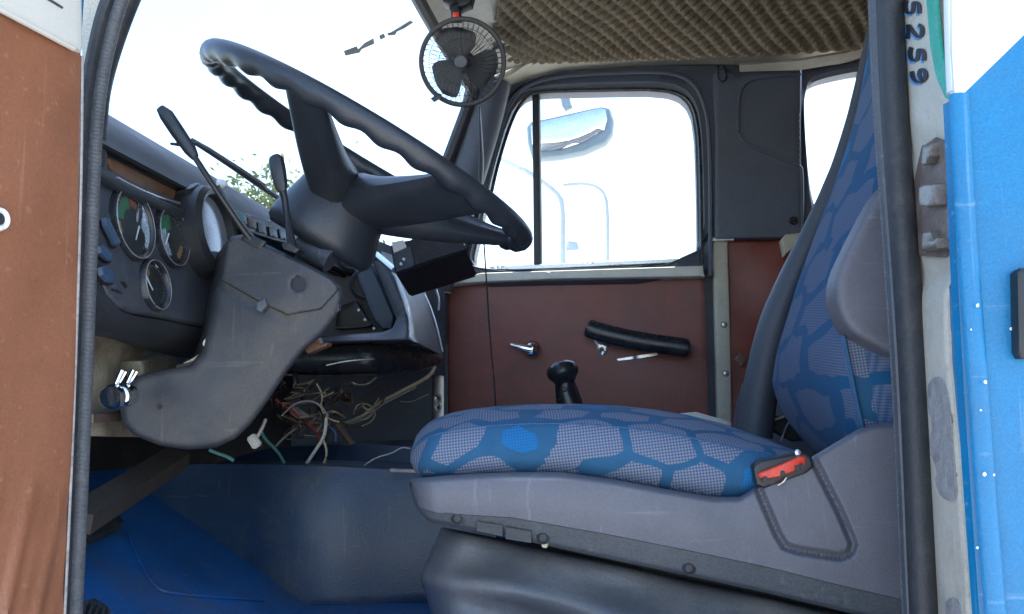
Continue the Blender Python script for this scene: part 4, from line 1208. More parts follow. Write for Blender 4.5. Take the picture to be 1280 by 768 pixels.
# raised upper shell plate with its step edge
g = relief([(284, 304), (292, 297), (304, 295), (383, 332), (416, 348), (428, 360), (404, 386), (360, 394), (330, 380), (322, 376), (276, 350)], Yp(1.0565), 0.02, r=3, step=5, holes=[[(373 + 8 * math.cos(a), 355 + 8.6 * math.sin(a)) for a in np.linspace(0, 6.283, 21)[:-1]]], dfun=lambda x, y: max(0.0, ((x - 330) * 0.62 + (y - 400) * 0.45) / 70.0) ** 1.6 * 0.028, into=(-0.50, 0.86, 0.02))
g.build('upper_cover', M['column'], sc, angle=60)
G().lathe([(0.0, 0.0), (0.0094, 0.0), (0.0094, -0.004)], P(373, 355, 1.0596), (0, -1, 0), 20).build('screw_hole', M['ink'], sc)
relief([(320, 378), (331, 372), (334, 382), (326, 391), (320, 388)], Yp(1.054), 0.006, r=2, step=3).build('catch', M['dash'], sc)
G().lathe([(0.0, 0.0005), (0.0025, 0.0005), (0.003, 0.0)], P(199, 509, 1.0585), (0, -1, 0), 10).build('screw_hole', M['ink'], sc)
for cx_, cy_ in ((421, 381),):
    relief([(417, 370), (423, 368), (425, 388), (420, 392)], Yp(1.075), 0.004, r=1.5, step=3).build('lug', M['column'], sc)
relief([(300, 300), (306, 290), (332, 302), (324, 313)], Yp(1.0545), 0.006, r=1, step=3).build('stalk_slot', M['black'], sc)
relief([(352, 305), (360, 303), (374, 312), (368, 316), (354, 311)], Yp(1.0545), 0.02, r=1, step=3).build('stalk_slot', M['black'], sc)
# stalks
pth = px_path([(318, 305, 1.06), (300, 282, 1.05), (268, 234, 1.03), (243, 196, 1.02)], 1.05)
st = G().tube(pth, 0.0036, n=8).build('stalk', M['black'], sc)
G().tube([P(244, 197, 1.02), P(238, 188, 1.02), P(222, 165, 1.015), P(208, 144, 1.01), P(200, 135, 1.008)], [0.005, 0.0075, 0.0085, 0.0085, 0.005], n=10, ry=[0.004, 0.006, 0.006, 0.006, 0.004]).build('stalk_grip', M['wheel'], st)
pth = px_path([(322, 303, 1.07), (306, 284, 1.06), (284, 252, 1.05), (272, 232, 1.04)], 1.05)
G().tube(pth, 0.0025, n=6).build('stalk_rod', M['dash'], st)
st2 = G().tube([P(366, 312, 1.09), P(361, 285, 1.10), P(356, 250, 1.10), P(353, 238, 1.10)], [0.0065, 0.0045, 0.0045, 0.005], n=8).build('stalk', M['black'], sc)
G().tube([P(354, 240, 1.10), P(352, 234, 1.10), P(348, 215, 1.10), P(345, 200, 1.10), P(343, 195, 1.10)], [0.005, 0.0085, 0.0105, 0.0105, 0.006], n=8, ry=[0.005, 0.006, 0.007, 0.007, 0.005]).build('stalk_grip', M['wheel'], st2)
# steel collar and ring below the wheel hub
G().tube([P(378, 306, 1.16), P(400, 318, 1.15), P(414, 326, 1.15)], 0.017, n=14).build('collar', M['dash'], sc)
G().tube([P(236, 500, 1.2), P(330, 400, 1.2), P(420, 290, 1.2)], 0.022, n=12).build('inner_shaft', M['grime'], sc)
relief([(384, 442), (408, 432), (409, 428), (400, 430), (396, 421), (380, 436)], Yp(1.14), 0.02, r=1, step=4).build('bracket', M['brown_trim'], sc)

# ================================================================== steering wheel
t = R(30.03)
tw = 0.0013
U = np.array([math.cos(t), 0, -math.sin(t)]); NN = np.array([math.sin(t), 0, math.cos(t)])
V = np.array([0, -1.0, 0]) * math.cos(tw) - NN * math.sin(tw)
NN = -np.cross(U, V)
RW = 0.241
WC = P(464.4, 190.3, 1.197)
sw = thing('steering_wheel', 'large black steering wheel with finger grips and broad spokes', 'steering wheel', WC)
def wp(a, r, h): return WC + U * (r * math.cos(a)) + V * (r * math.sin(a)) + NN * h
n = 240
g = G(); v = []; f = []
mseg = 14
for i in range(n):
    a = 2 * math.pi * i / n
    for k in range(mseg):
        b = 2 * math.pi * k / mseg
        rad = 0.0128
        ins = -math.cos(b)                      # 1 on the inner side
        low = -math.sin(b)
        wv = 0.0050 * (0.5 + 0.5 * math.cos(a * 32))
        rr = rad + wv * max(0, ins * 0.35 + low * 0.9)
        v.append(wp(a, RW + rr * math.cos(b), rr * math.sin(b)))
for i in range(n):
    j = (i + 1) % n
    for k in range(mseg):
        l = (k + 1) % mseg
        f.append((i * mseg + k, i * mseg + l, j * mseg + l, j * mseg + k))
g.add(v, f).build('rim', M['wheel'], sw, angle=180)
# hub: dished cone under the rim plane
G().lathe([(0.0, -0.028), (0.040, -0.031), (0.054, -0.042), (0.061, -0.065), (0.070, -0.100), (0.078, -0.128), (0.077, -0.142), (0.070, -0.150), (0.0, -0.152)], WC, NN, 40).build('hub', M['wheel'], sw, angle=60)
def spoke(a, w0, w1):
    rows = []
    for s_ in np.linspace(0, 1, 14):
        r_ = 0.045 + (RW - 0.045) * s_
        h = -0.066 + 0.066 * s_ ** 1.25
        ww = w0 + (w1 - w0) * s_ ** 1.5
        th = 0.024 * (1 - s_) + 0.009
        rr = []
        for k in range(16):
            b = 2 * math.pi * k / 16
            cc, ss = math.cos(b), math.sin(b)
            x = ww * math.copysign(abs(cc) ** 0.6, cc); z = th * math.copysign(abs(ss) ** 0.8, ss)
            da = x / max(r_, 0.06)
            rr.append(WC + (U * math.cos(a) + V * math.sin(a)) * r_ + (-U * math.sin(a) + V * math.cos(a)) * x + NN * (h + z))
        rows.append(rr + [rr[0]])
    return G().grid(rows)
for a, w0, w1 in ((R(93), 0.030, 0.027), (R(37), 0.040, 0.046), (R(-37), 0.040, 0.046), (R(-93), 0.030, 0.027)):
    spoke(a, w0, w1).build('spoke', M['wheel'], sw, angle=60)
# ================================================================== driver seat
seat = thing('driver_seat', "driver's seat in blue patterned fabric with grey plastic side cover", 'seat', (0.0, 1.25, 1.27))
# cushion
xs = np.linspace(513, 1010, 70)
topp = [(513, 566), (516, 553), (522, 542), (532, 531), (545, 523), (565, 516), (590, 511), (620, 508), (660, 505.5), (720, 505), (770, 507), (820, 512), (860, 519), (900, 529), (940, 542), (985, 560), (1010, 570)]
botp = [(513, 578), (517, 589), (525, 597), (560, 599), (640, 596), (700, 596), (760, 604), (830, 616), (890, 627), (930, 626), (948, 615), (1010, 606)]
rows = []
secp = [(0.0, 1.075, 1.0), (0.0, 1.03, 1.0), (0.10, 1.012, 1.0), (0.30, 1.003, 1.0), (0.50, 1.004, 1.0), (0.66, 1.010, 1.0), (0.72, 1.014, .0), (0.80, 1.026, 1.0), (0.90, 1.052, 1.0), (0.97, 1.085, 1.0), (1.0, 1.13, 1.0)]
for fr, Y, _ in secp:
    rows.append([P(x, interp(botp, x) * (1 - fr) + interp(topp, x) * fr, Y - (0.0 if x > 545 else -0.035 * ((545 - x) / 32) ** 2)) for x in xs])
crest = rows[-1]
for Y, dz in ((1.2, -0.004), (1.3, -0.008), (1.4, -0.004), (1.47, -0.006), (1.51, -0.03), (1.52, -0.08)):
    rows.append([np.array([p[0], Y, p[2] + dz]) for p in crest])
g = G().grid(rows)
m_, n_ = len(rows), len(rows[0])
g.f.append(tuple(i * n_ for i in range(m_))); g.f.append(tuple(i * n_ + n_ - 1 for i in range(m_ - 1, -1, -1)))
cu = g.build('cushion', M['fabric'], seat, angle=80)
pt = [P(x, interp(botp, x) * 0.27 + interp(topp, x) * 0.73, 1.0155 + (0.036 * ((545 - x) / 32) ** 2 if x < 545 else 0)) for x in np.linspace(517, 965, 60)]
G().tube(pt, 0.0011, n=6).build('cushion_piping', M['piping'], cu)
# grey plastic side cover
tp = [(512, 600), (520, 598), (560, 594), (640, 590), (700, 590), (760, 598), (830, 611), (890, 621), (925, 621), (945, 608), (985, 588), (1012, 573), (1040, 556), (1072, 537), (1095, 530), (1140, 526)]
bt = [(512, 606), (516, 626), (524, 641), (536, 652), (560, 657), (640, 673), (760, 699), (860, 720), (960, 742), (1060, 766), (1140, 784)]
ck = [(512, 604), (524, 634), (545, 641), (640, 647), (760, 668), (860, 688), (960, 709), (1060, 734), (1140, 752)]
groove = np.array([(945, 604), (956, 630), (972, 668), (982, 684), (1000, 689), (1050, 697), (1063, 692), (1067, 680), (1050, 640), (1017, 574)], float)
grv = np.array(resample(groove, 60))
xs = np.r_[np.linspace(512, 560, 16), np.linspace(564, 935, 70), np.linspace(937, 1076, 150), np.linspace(1080, 1140, 12)]
ts = np.linspace(0, 1, 84)
rows = []
def band(x, y):
    """depth of the cover face: rim rolls in at the top, lower band tilts under"""
    a, c_, b = interp(tp, x), interp(ck, x), interp(bt, x)
    Y = 0.988
    k = (y - a) / 9.0
    if k < 1: Y += 0.020 * (1 - math.sqrt(max(0, 1 - (1 - k) ** 2)))
    if y > c_: Y += 0.010 * ((y - c_) / max(4, b - c_)) + 0.002
    e = (b - y) / 5.0
    if e < 1: Y += 0.012 * (1 - max(0, e)) ** 2
    q = (x - 512) / 34
    if q < 1: Y += 0.05 * (1 - math.sqrt(max(0, 1 - (1 - q) ** 2)))
    Y -= 0.004 * math.sin(max(0, min(1, (y - a) / max(5, c_ - a))) * math.pi)
    if 930 < x < 1085:
        d = np.min(np.linalg.norm(grv - (x, y), axis=1))
        if d < 8: Y += 0.009 * (0.5 + 0.5 * math.cos(math.pi * d / 8))
    return Y
rows.append([P(x, interp(tp, x) + 1.5, 1.05) for x in xs])
for tt in ts:
    rows.append([P(x, interp(tp, x) * (1 - tt) + interp(ck, x) * tt, band(x, interp(tp, x) * (1 - tt) + interp(ck, x) * tt)) for x in xs])
rows.append([P(x, interp(ck, x), 1.02) for x in xs])
sv_ = G().grid(rows).build('side_cover', M['seat_plastic'], seat, angle=55)
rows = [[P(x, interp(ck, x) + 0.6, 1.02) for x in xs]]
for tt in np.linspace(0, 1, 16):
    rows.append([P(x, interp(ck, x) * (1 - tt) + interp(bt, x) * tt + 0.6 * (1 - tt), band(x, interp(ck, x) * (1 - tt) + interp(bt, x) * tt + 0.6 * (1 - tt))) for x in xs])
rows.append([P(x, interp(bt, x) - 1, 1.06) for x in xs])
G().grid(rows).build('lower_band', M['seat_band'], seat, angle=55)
# fixing screws and label on the lower band
for x, y in ((572, 648), (679, 672), (861, 710)):
    G().lathe([(0.0, 0.0035), (0.004, 0.003), (0.0058, 0.0008), (0.0075, 0.0002), (0.0075, -0.003)], P(x, y, band(x, y) - 0.0005), (0, -1, 0), 14).build('screw', M['rubber'], sv_)
def onband(pl, h, name, m_, step=5):
    relief(pl, Yp(0.99), 0.001, r=0.4, step=step, dfun=lambda x, y: band(x, y) - 0.99 - h).build(name, m_, sv_)
onband([(596, 652), (628, 657), (628, 671), (596, 664)], 0.0012, 'label_plate', M['column'])
onband([(632, 659), (664, 665), (664, 679), (632, 674)], 0.0009, 'label_plate', M['column'])
onband([(555, 640), (575, 643), (575, 644.5), (555, 641.5)], 0.001, 'label_plate', M['seat_plastic'])
G().lathe([(0, 0.004), (0.003, 0.003), (0.004, 0)], P(681, 681, 1.0), (0, -1, 0), 10).build('rivet', M['w_cream'], seat)
# V mark pressed into the pocket
for a, b in (((1002, 590), (1008, 612)), ((1008, 612), (998, 606))):
    pass
# red buckle release in its dark cup
bk = relief([(941, 583), (950, 576), (1008, 566), (1015, 572), (1018, 584), (1008, 592), (955, 611), (945, 606)], Yp(0.984), 0.05, r=3, step=4).build('buckle_cup', M['black'], seat)
relief([(949, 592), (1000, 571), (1008, 571), (1009, 582), (1000, 587), (975, 596), (955, 600), (949, 597)], Yp(0.976), 0.02, r=2, step=3, dfun=lambda x, y: 0.004 * ((x - 980) / 30) ** 2).build('release_lever', M['red'], bk)
for x in (956, 978, 996, 1002):
    y = 602 - (x - 955) * 0.36
    G().bbox_bev(P(x, y - 2, 0.978), (0.005, 0.006, 0.006), 0.001).build('lever_rib', M['black'], bk)
G().tube(px_path([(972, 607), (979, 603), (983, 597)], 0.979), 0.0012, n=6).build('cup_edge', M['steel'], bk)
G().lathe([(0, 0.003), (0.003, 0.002), (0.0035, 0)], P(997, 566, 0.985), (0, -1, 0), 8).build('rivet', M['alu'], bk)
# rubber bellows under the cover
xs = np.linspace(520, 1150, 110)
r0 = [(520, 655), (560, 662), (640, 678), (760, 704), (960, 748), (1150, 792)]
rm = [(520, 700), (640, 712), (760, 736), (960, 790), (1150, 830)]
r1 = [(520, 722), (560, 730), (600, 733), (640, 741), (700, 760), (760, 775), (960, 830), (1150, 880)]
r2 = [(520, 742), (640, 762), (760, 800), (960, 850), (1150, 900)]
r3 = [(520, 790), (640, 812), (760, 840), (960, 900), (1150, 950)]
edge = [(655, 551), (680, 545), (700, 533), (722, 523), (732, 530), (768, 541), (820, 552), (900, 560)]
rows = []
for k, (rr, Y) in enumerate(((r0, 1.10), (r0, 1.06), (rm, 1.05), (r1, 1.018), (r2, 1.055), (r3, 1.02))):
    rw = []
    for x in xs:
        y = interp(rr, x)
        xl = interp(edge, y)
        xx = xl + (x - 520) * (1150 - xl) / 630
        yy = interp(rr, xx)
        Yk = Y + 0.012 * math.sin(xx * 0.031 + k * 1.3) * (0.5 if k in (0, 1) else 1)
        qe = (xx - xl) / 40
        if qe < 1: Yk += 0.10 * (1 - math.sqrt(max(0, 1 - (1 - qe) ** 2)))
        rw.append(P(xx, yy, Yk))
    rows.append(rw)
rows = [list(z) for z in zip(*[resample(smooth([r_[j] for r_ in rows], 2), 24) for j in range(len(xs))])]
G().shell(rows, (0, 0.01, 0)).build('bellows', M['bellows'], seat, angle=70)
G().box((0.08, 1.28, 1.33), (0.40, 0.34, 0.14)).build('suspension_base', M['black'], seat, smooth=False)
# backrest: fabric face leaning back, seen from its near edge
fl = [(1092, 40), (1085, 90), (1072, 150), (1058, 195), (1040, 245), (1020, 295), (1000, 350), (985, 400), (972, 445), (966, 482), (975, 508), (992, 535), (1012, 556), (1030, 575)]
fr = [(1150, 40), (1142, 90), (1132, 150), (1124, 195), (1115, 245), (1106, 295), (1098, 330), (1088, 360), (1070, 400), (1056, 425), (1062, 460), (1072, 510), (1080, 556), (1086, 575)]
rows = []
NR = 30
fl_, fr_ = resample(fl, NR), resample(fr, NR)
for i in range(NR):
    s_ = i / (NR - 1)
    a = P(*fl_[i], 1.46); b = P(*fr_[i], 1.035)
    rw = [a + np.array([0.06, 0.012, 0]), a + np.array([0.02, 0.008, 0])]
    for q in np.linspace(0, 1, 14):
        p = a * (1 - q) + b * q
        rw.append(p + np.array([-0.022 * math.sin(q * math.pi) ** 0.7, 0, 0]))
    rw += [b + np.array([0.03, -0.012, 0]), b + np.array([0.10, -0.016, 0])]
    rows.append(rw)
bk_ = G().shell(rows, (0.05, 0, 0)).build('backrest', M['fabric_back'], seat, angle=80)
# near side of the backrest with its piping
nb = [(1056, 425), (1062, 460), (1072, 510), (1082, 560), (1140, 560), (1140, 400), (1100, 380), (1070, 400)]
relief(nb, Yp(1.028), 0.05, r=4, step=7).build('side_wing', M['fabric'], bk_)
G().tube(px_path([(1054, 420), (1061, 455), (1070, 500), (1080, 545)], 1.022), 0.0025, n=6).build('wing_piping', M['piping'], bk_)
# far bolster in dark vinyl, widening towards the cushion
bl = [(1088, 40), (1079, 90), (1066, 150), (1051, 205), (1032, 255), (1010, 305), (990, 350), (972, 395), (960, 440), (950, 490), (942, 545)]
bl = resample(bl, 40)
wd = np.interp(np.linspace(0, 1, 40), [0, 0.25, 0.5, 0.75, 1], [5, 8, 13, 19, 21]) / F * 1.62
pth = [P(x, y, 1.515) for x, y in bl]
G().tube(pth, list(wd), n=16, ry=list(np.clip(wd * 1.4, 0.012, 0.03)), ref=(1, 0, 0)).build('side_bolster', M['seat_dark'], seat)
# recliner cover beside the backrest
rc = [(1120, 215), (1100, 235), (1082, 268), (1060, 312), (1048, 338), (1044, 366), (1052, 396), (1066, 416), (1090, 430), (1118, 444), (1150, 450), (1150, 215)]
def rcd(x, y):
    return 0.004 * math.exp(-((math.hypot(x - 1120, y - 330) - 62) / 7) ** 2)
g = relief(rc, Yp(0.985), 0.05, r=9, step=6, sm=1)
g.build('recliner_cover', M['seat_plastic'], seat, angle=70)
# seat back lower corner: black latch bits behind the cushion
g = relief([(948, 530), (968, 520), (988, 519), (1005, 532), (1015, 552), (990, 552)], Yp(1.55), 0.02, r=2, step=5)
g.build('hinge_plate', M['black'], seat)
G().tube(px_path([(950, 537), (965, 526), (985, 520)], 1.545), 0.0022, n=6).build('hinge_edge', M['alu'], seat)
G().tube(px_path([(976, 552), (982, 535), (988, 525)], 1.54), 0.0015, n=6).build('hinge_rod', M['steel'], seat)

# seat belt: thin strap across the quarter window
g = G().tube(px_path([(1080, 80), (1071, 125), (1058, 170), (1043, 215), (1025, 258), (1010, 288)], 2.2), 0.012, n=8, ry=0.0012, ref=(1, 0, 0))
tag(g.build('seat_belt', M['seat_dark'], root=P(1045, 210, 2.2)), 'thin dark belt strap slanting across the small rear side window', 'seat belt')
# passenger seat: grey back seen low behind the driver's backrest
ps = thing('passenger_seat', "grey passenger seat back, low and mostly hidden behind the driver's seat", 'seat', (0.35, 2.1, 1.27))
relief([(950, 498), (958, 470), (968, 475), (990, 505), (1020, 540), (1060, 560), (1060, 620), (940, 600), (945, 530)], Yp(1.9), 0.4, r=6, step=7).build('seat_back', M['seat_plastic'], ps)
relief([(850, 517), (870, 515), (898, 523), (915, 529), (912, 536), (890, 531), (862, 524)], Yp(1.72), 0.3, r=2, step=5).build('sunlit_seat_edge', M['offwhite'], ps)  # off-white strip paints the sunlight on the seat edge

# ================================================================== gear lever
gl = thing('gear_lever', 'black gear lever with worn mushroom knob behind the seat cushion', 'gear lever', P(715, 560, 1.8))
top_, bot_ = P(701, 462, 1.78), P(712, 600, 1.80)
ax = np.array(P(704, 452, 1.78)) - np.array(P(708, 476, 1.78)); ax = ax / np.linalg.norm(ax) + np.array([-0.10, 0, 0.0])
G().lathe([(0.0, 0.019), (0.016, 0.018), (0.026, 0.012), (0.031, 0.002), (0.030, -0.008), (0.022, -0.018), (0.018, -0.024), (0.0, -0.025)], P(703, 464, 1.78), ax, 28).build('knob', M['gloss'], gl)
pth = [P(705, 474, 1.785), P(708, 488, 1.79), P(712, 505, 1.79), P(718, 560, 1.80), P(722, 590, 1.80)]
G().tube(pth, [0.019, 0.022, 0.026, 0.030, 0.034], n=16).build('lever_boot', M['gloss'], gl)
G().lathe([(0, 0.003), (0.004, 0.002), (0.005, 0)], P(706, 487, 1.765), (0, -1, 0), 10).build('stud', M['dash'], gl)

# ================================================================== radio box under the wheel
rx = thing('radio_box', 'black two-way radio box with perforated front behind steering wheel', 'radio', P(545, 350, 1.75))
A, B = P(494, 343, 1.55), P(583, 313, 1.60)
D, Cc = P(512, 372, 1.74), P(597, 346, 1.79)
A2, B2 = P(487, 304, 1.57), P(572, 290, 1.62)
D2, C2 = D + (A2 - A), Cc + (B2 - B)
g = G()
bm = bmesh.new()
vs = [bm.verts.new(Vector(p)) for p in (A, B, Cc, D, A2, B2, C2, D2)]
for q in ((0, 1, 2, 3), (7, 6, 5, 4), (0, 4, 5, 1), (1, 5, 6, 2), (2, 6, 7, 3), (3, 7, 4, 0)): bm.faces.new([vs[i] for i in q])
bmesh.ops.recalc_face_normals(bm, faces=bm.faces)
bmesh.ops.bevel(bm, geom=bm.edges[:], offset=0.004, segments=2, affect='EDGES')
for i, v_ in enumerate(bm.verts): v_.index = i
g.add([v_.co for v_ in bm.verts], [[v_.index for v_ in f_.verts] for f_ in bm.faces]); bm.free()
body = g.build('case', M['black'], rx)
nf = np.cross(B - A, A2 - A); nf /= np.linalg.norm(nf)
if nf @ (C0 - A) < 0: nf = -nf
def fp(u, v, h): return (A * (1 - u) + B * u) * (1 - v) + (A2 * (1 - u) + B2 * u) * v + nf * h
G().shell([[fp(0.30, 0.06, 0.002), fp(0.97, 0.06, 0.002)], [fp(0.30, 0.97, 0.002), fp(0.97, 0.97, 0.002)]], nf * -0.003).build('grille', M['column'], rx, smooth=False)
hl = G()
for i in range(22):
    for j in range(9):
        u = 0.325 + 0.63 * (i + 0.5 * (j % 2)) / 22; v_ = 0.11 + 0.80 * j / 8
        c = fp(u, v_, 0.0022); e1 = (B - A) / np.linalg.norm(B - A); e2 = np.cross(nf, e1)
        hl.prism([c + 0.0013 * (e1 * math.cos(k) + e2 * math.sin(k)) for k in np.linspace(0, 6.283, 7)[:-1]], nf * 0.0004)
o = hl.build('grille_holes', M['black'], rx, smooth=False); o['kind'] = 'stuff'
G().shell([[fp(0.02, 0.04, 0.003), fp(0.24, 0.04, 0.003), fp(0.27, 0.12, 0.003)], [fp(0.02, 0.6, 0.003), fp(0.26, 0.72, 0.003), fp(0.27, 0.7, 0.003)]], nf * -0.004).build('bracket', M['dash'], rx, smooth=False)
G().shell([[fp(0.03, 0.62, 0.0045), fp(0.22, 0.72, 0.0045)], [fp(0.03, 0.97, 0.0045), fp(0.2, 0.98, 0.0045)]], nf * -0.004).build('label_plate', M['offwhite'], rx, smooth=False)
for u, v_ in ((0.10, 0.22), (0.15, 0.34)):
    G().lathe([(0, 0.003), (0.003, 0.002), (0.0035, 0)], fp(u, v_, 0.003), nf, 8).build('screw', M['alu'], rx)
G().tube([fp(0.02, 0.3, -0.02), P(470, 318, 1.70), P(452, 330, 1.78)], 0.006, n=8).build('mounting_arm', M['alu'], rx)

# ================================================================== fan
fc = P(578, 78, 1.75)
fan = thing('fan', 'small black cab fan in wire guard hanging by the windscreen corner', 'fan', fc)
fa = C0 - fc; fa /= np.linalg.norm(fa)
fa = fa + np.array([-0.10, 0, 0.05]); fa /= np.linalg.norm(fa)
fu = np.cross(fa, (0, 0, 1)); fu /= np.linalg.norm(fu); fv = np.cross(fu, fa)
fu = -fu if fu @ RT < 0 else fu
RF = 0.0835
def fpt(a, r, h): return fc + fu * (r * math.cos(a)) + fv * (r * math.sin(a)) + fa * h
G().tube([fpt(a, RF, 0) for a in np.linspace(0, 2 * math.pi, 65)[:-1]], 0.0028, n=8, ry=0.005, ref=tuple(fa), closed=True).build('guard_ring', M['black'], fan)
gw = G(); gb = G()
for i in range(44):
    a = 2 * math.pi * i / 44
    gw.tube([fpt(a, 0.014, 0.022), fpt(a + 0.14, 0.05, 0.019), fpt(a + 0.24, RF, 0.002)], 0.00055, n=4, cap=False)
    gb.tube([fpt(a, 0.020, -0.022), fpt(a - 0.10, 0.055, -0.022), fpt(a - 0.2, RF, -0.002)], 0.0006, n=4, cap=False)
for r_, h in ((0.045, 0.0195), (0.066, 0.012)):
    gw.tube([fpt(a, r_, h) for a in np.linspace(0, 2 * math.pi, 49)[:-1]], 0.0006, n=4, closed=True)
gw.build('front_guard', M['black'], fan); gb.build('rear_guard', M['black'], fan)
G().lathe([(0, 0.0255), (0.011, 0.025), (0.014, 0.022), (0.0145, 0.019)], fc, fa, 24).build('badge', M['dash'], fan)
G().lathe([(0, 0.010), (0.012, 0.009), (0.014, 0.004), (0.014, -0.008)], fc, fa, 20).build('hub', M['black'], fan)
G().lathe([(0, -0.012), (0.020, -0.012), (0.024, -0.018), (0.024, -0.045), (0.018, -0.055), (0, -0.056)], fc, fa, 20).build('motor', M['black'], fan)
for ac in (98, -22, 218):
    a = R(ac)
    rows = []
    for s_ in np.linspace(0, 1, 12):
        r_ = 0.008 + 0.062 * s_
        hw = (0.010 + 0.030 * math.sin(min(1, s_ * 1.15) * math.pi * 0.62)) * (1 - 0.95 * max(0, s_ - 0.72) ** 1.6 / 0.28 ** 1.6 * 0.75)
        rw = []
        for q in np.linspace(-1, 1, 9):
            x = q * hw + 0.012 * s_ * s_
            rw.append(fc + (fu * math.cos(a) + fv * math.sin(a)) * r_ + (-fu * math.sin(a) + fv * math.cos(a)) * x + fa * (0.007 * q * (0.5 + 0.5 * s_)))
        rows.append(rw)
    G().shell(rows, fa * 0.0015).build('blade', M['black'], fan)
relief([(538, 123), (548, 116), (552, 118), (550, 122), (542, 127)], Yp(1.745), 0.006, r=1, step=3).build('guard_clip', M['black'], fan)
relief([(614, 60), (622, 55), (625, 58), (617, 63)], Yp(1.74), 0.006, r=1, step=3).build('guard_clip', M['column'], fan)
relief([(563, 6), (574, 6), (576, 24), (563, 24)], Yp(1.76), 0.02, r=2, step=4).build('neck', M['black'], fan)
relief([(566, 15), (573, 15), (574, 23), (566, 23)], Yp(1.752), 0.006, r=1, step=3).build('red_switch', M['red'], fan)
G().tube([P(569, 10, 1.77), P(566, 0, 1.78), P(570, -25, 1.80)], 0.012, n=10).build('arm', M['black'], fan)
relief([(552, -12), (592, -12), (588, 4), (575, 9), (562, 7), (553, 2)], Yp(1.765), 0.03, r=2, step=4).build('clamp', M['black'], fan)

# ================================================================== small loose things
ck_ = thing('chrome_valve', 'shiny chrome twin valve with two lever tabs under the dashboard', 'valve', P(146, 500, 1.0))
for cx_, cy_, rr, Yk in ((141, 496, 0.0145, 0.985), (157, 494, 0.0125, 1.01)):
    ax_ = np.array([0.35, -0.93, 0.0]); ax_ /= np.linalg.norm(ax_)
    c = P(cx_, cy_, Yk)
    G().lathe([(0, 0.016), (rr * 0.72, 0.016), (rr * 0.80, 0.014), (rr, 0.004), (rr, -0.004), (rr * 0.9, -0.006), (rr * 0.9, -0.012), (rr * 1.02, -0.014), (rr, -0.022), (0, -0.022)], c, ax_, 24).build('valve_body', M['chrome'], ck_)
for (x0, y0, x1, y1, Yk) in ((146, 480, 154, 463, 0.995), (160, 479, 168, 463, 1.02)):
    G().tube([P(x0, y0, Yk), P((x0 + x1) / 2, (y0 + y1) / 2, Yk), P(x1, y1, Yk)], [0.0035, 0.0045, 0.005], n=8, ry=[0.002, 0.002, 0.002]).build('lever_tab', M['chrome'], ck_)

# hanging thin cable from the fan
g = G().tube(px_path([(599, 134, 1.76), (600, 180, 1.75), (599, 230, 1.74), (604, 290, 1.74), (608, 350, 1.74), (612, 420, 1.75), (618, 480, 1.76), (621, 530, 1.78)], 1.75), 0.0016, n=6)
tag(g.build('hanging_cable', M['w_black'], root=P(608, 350, 1.75)), 'thin black cable hanging from the fan past the passenger door', 'cable')
g = G().tube(px_path([(600, 134, 1.77), (603, 170, 1.79), (605, 210, 1.80), (602, 240, 1.80)], 1.75), 0.0012, n=6)
tag(g.build('hanging_cable', M['w_grey'], root=P(603, 190, 1.78)), 'short pale wire hanging below the fan against the grey corner post', 'cable')

# wires under the dashboard
WG = 'loose wires under the dashboard'
def wire(pts, m_, r_, label, Y=1.62):
    pth = px_path(pts, Y)
    o = G().tube(pth, r_, n=6).build('loose_wire', M[m_], root=pth[0])
    tag(o, label, 'wire', WG)
wire([(345, 500), (362, 512), (380, 526), (398, 540), (402, 556)], 'w_red', 0.0026, 'bright red wire hanging down beside the steering column')
wire([(325, 535), (330, 548), (345, 562), (352, 572), (357, 583)], 'w_teal', 0.0028, 'teal wire curling down onto the engine tunnel, thickest green one', 1.56)
wire([(408, 522), (406, 545), (395, 562), (381, 583)], 'w_white', 0.0030, 'thick off-white wire ending on the tunnel edge', 1.56)
wire([(403, 548), (408, 560), (408, 572), (403, 583)], 'w_cream', 0.0022, 'cream wire forking right of the thick off-white wire', 1.57)
wire([(430, 530), (455, 520), (470, 506), (500, 490), (530, 475), (540, 466), (544, 458)], 'w_cream', 0.0042, 'long cream cable rising to the passenger end of the dashboard', 2.0)
wire([(430, 532), (458, 524), (474, 508), (496, 496), (520, 484)], 'w_grey', 0.0025, 'thin grey wire running along the long cream cable', 1.99)
wire([(442, 518), (446, 505), (462, 505), (468, 516), (456, 526), (444, 522)], 'w_cream', 0.0018, 'small cream wire loop tied round the long cable', 1.97)
wire([(455, 512), (462, 485), (478, 482), (484, 492), (476, 505)], 'w_brown', 0.0018, 'brown wire loop standing above the long cable', 1.98)
wire([(410, 522), (432, 530), (448, 538), (452, 528)], 'w_brown', 0.002, 'brown wire trailing under the knot of the long cable', 1.95)
wire([(422, 530), (432, 545), (441, 556)], 'w_brown', 0.0058, 'stubby thick brown sleeved wire end pointing at the tunnel', 1.7)
wire([(262, 402), (266, 385), (272, 372), (276, 362)], 'w_cream', 0.0022, 'cream wire squeezed between dashboard and steering column', 1.10)
wire([(262, 412), (268, 392), (270, 376), (272, 368)], 'w_red', 0.0016, 'thin dull red wire left of the steering column cover', 1.11)
wire([(255, 430), (258, 424), (265, 423), (269, 428), (266, 434), (259, 436), (255, 430)], 'w_white', 0.0020, 'small white wire ring hanging below the instrument panel', 1.07)
wire([(228, 458), (244, 450), (258, 440), (268, 432)], 'w_cream', 0.0035, 'short cream sleeve running behind the steering column cover', 1.12)
wire([(222, 459), (240, 455), (252, 449), (262, 440)], 'w_black', 0.004, 'black cable beside the short cream sleeve', 1.12)
wire([(262, 563), (272, 567), (284, 571), (292, 576)], 'w_teal', 0.0026, 'short pale teal wire at the foot of the steering column', 1.3)
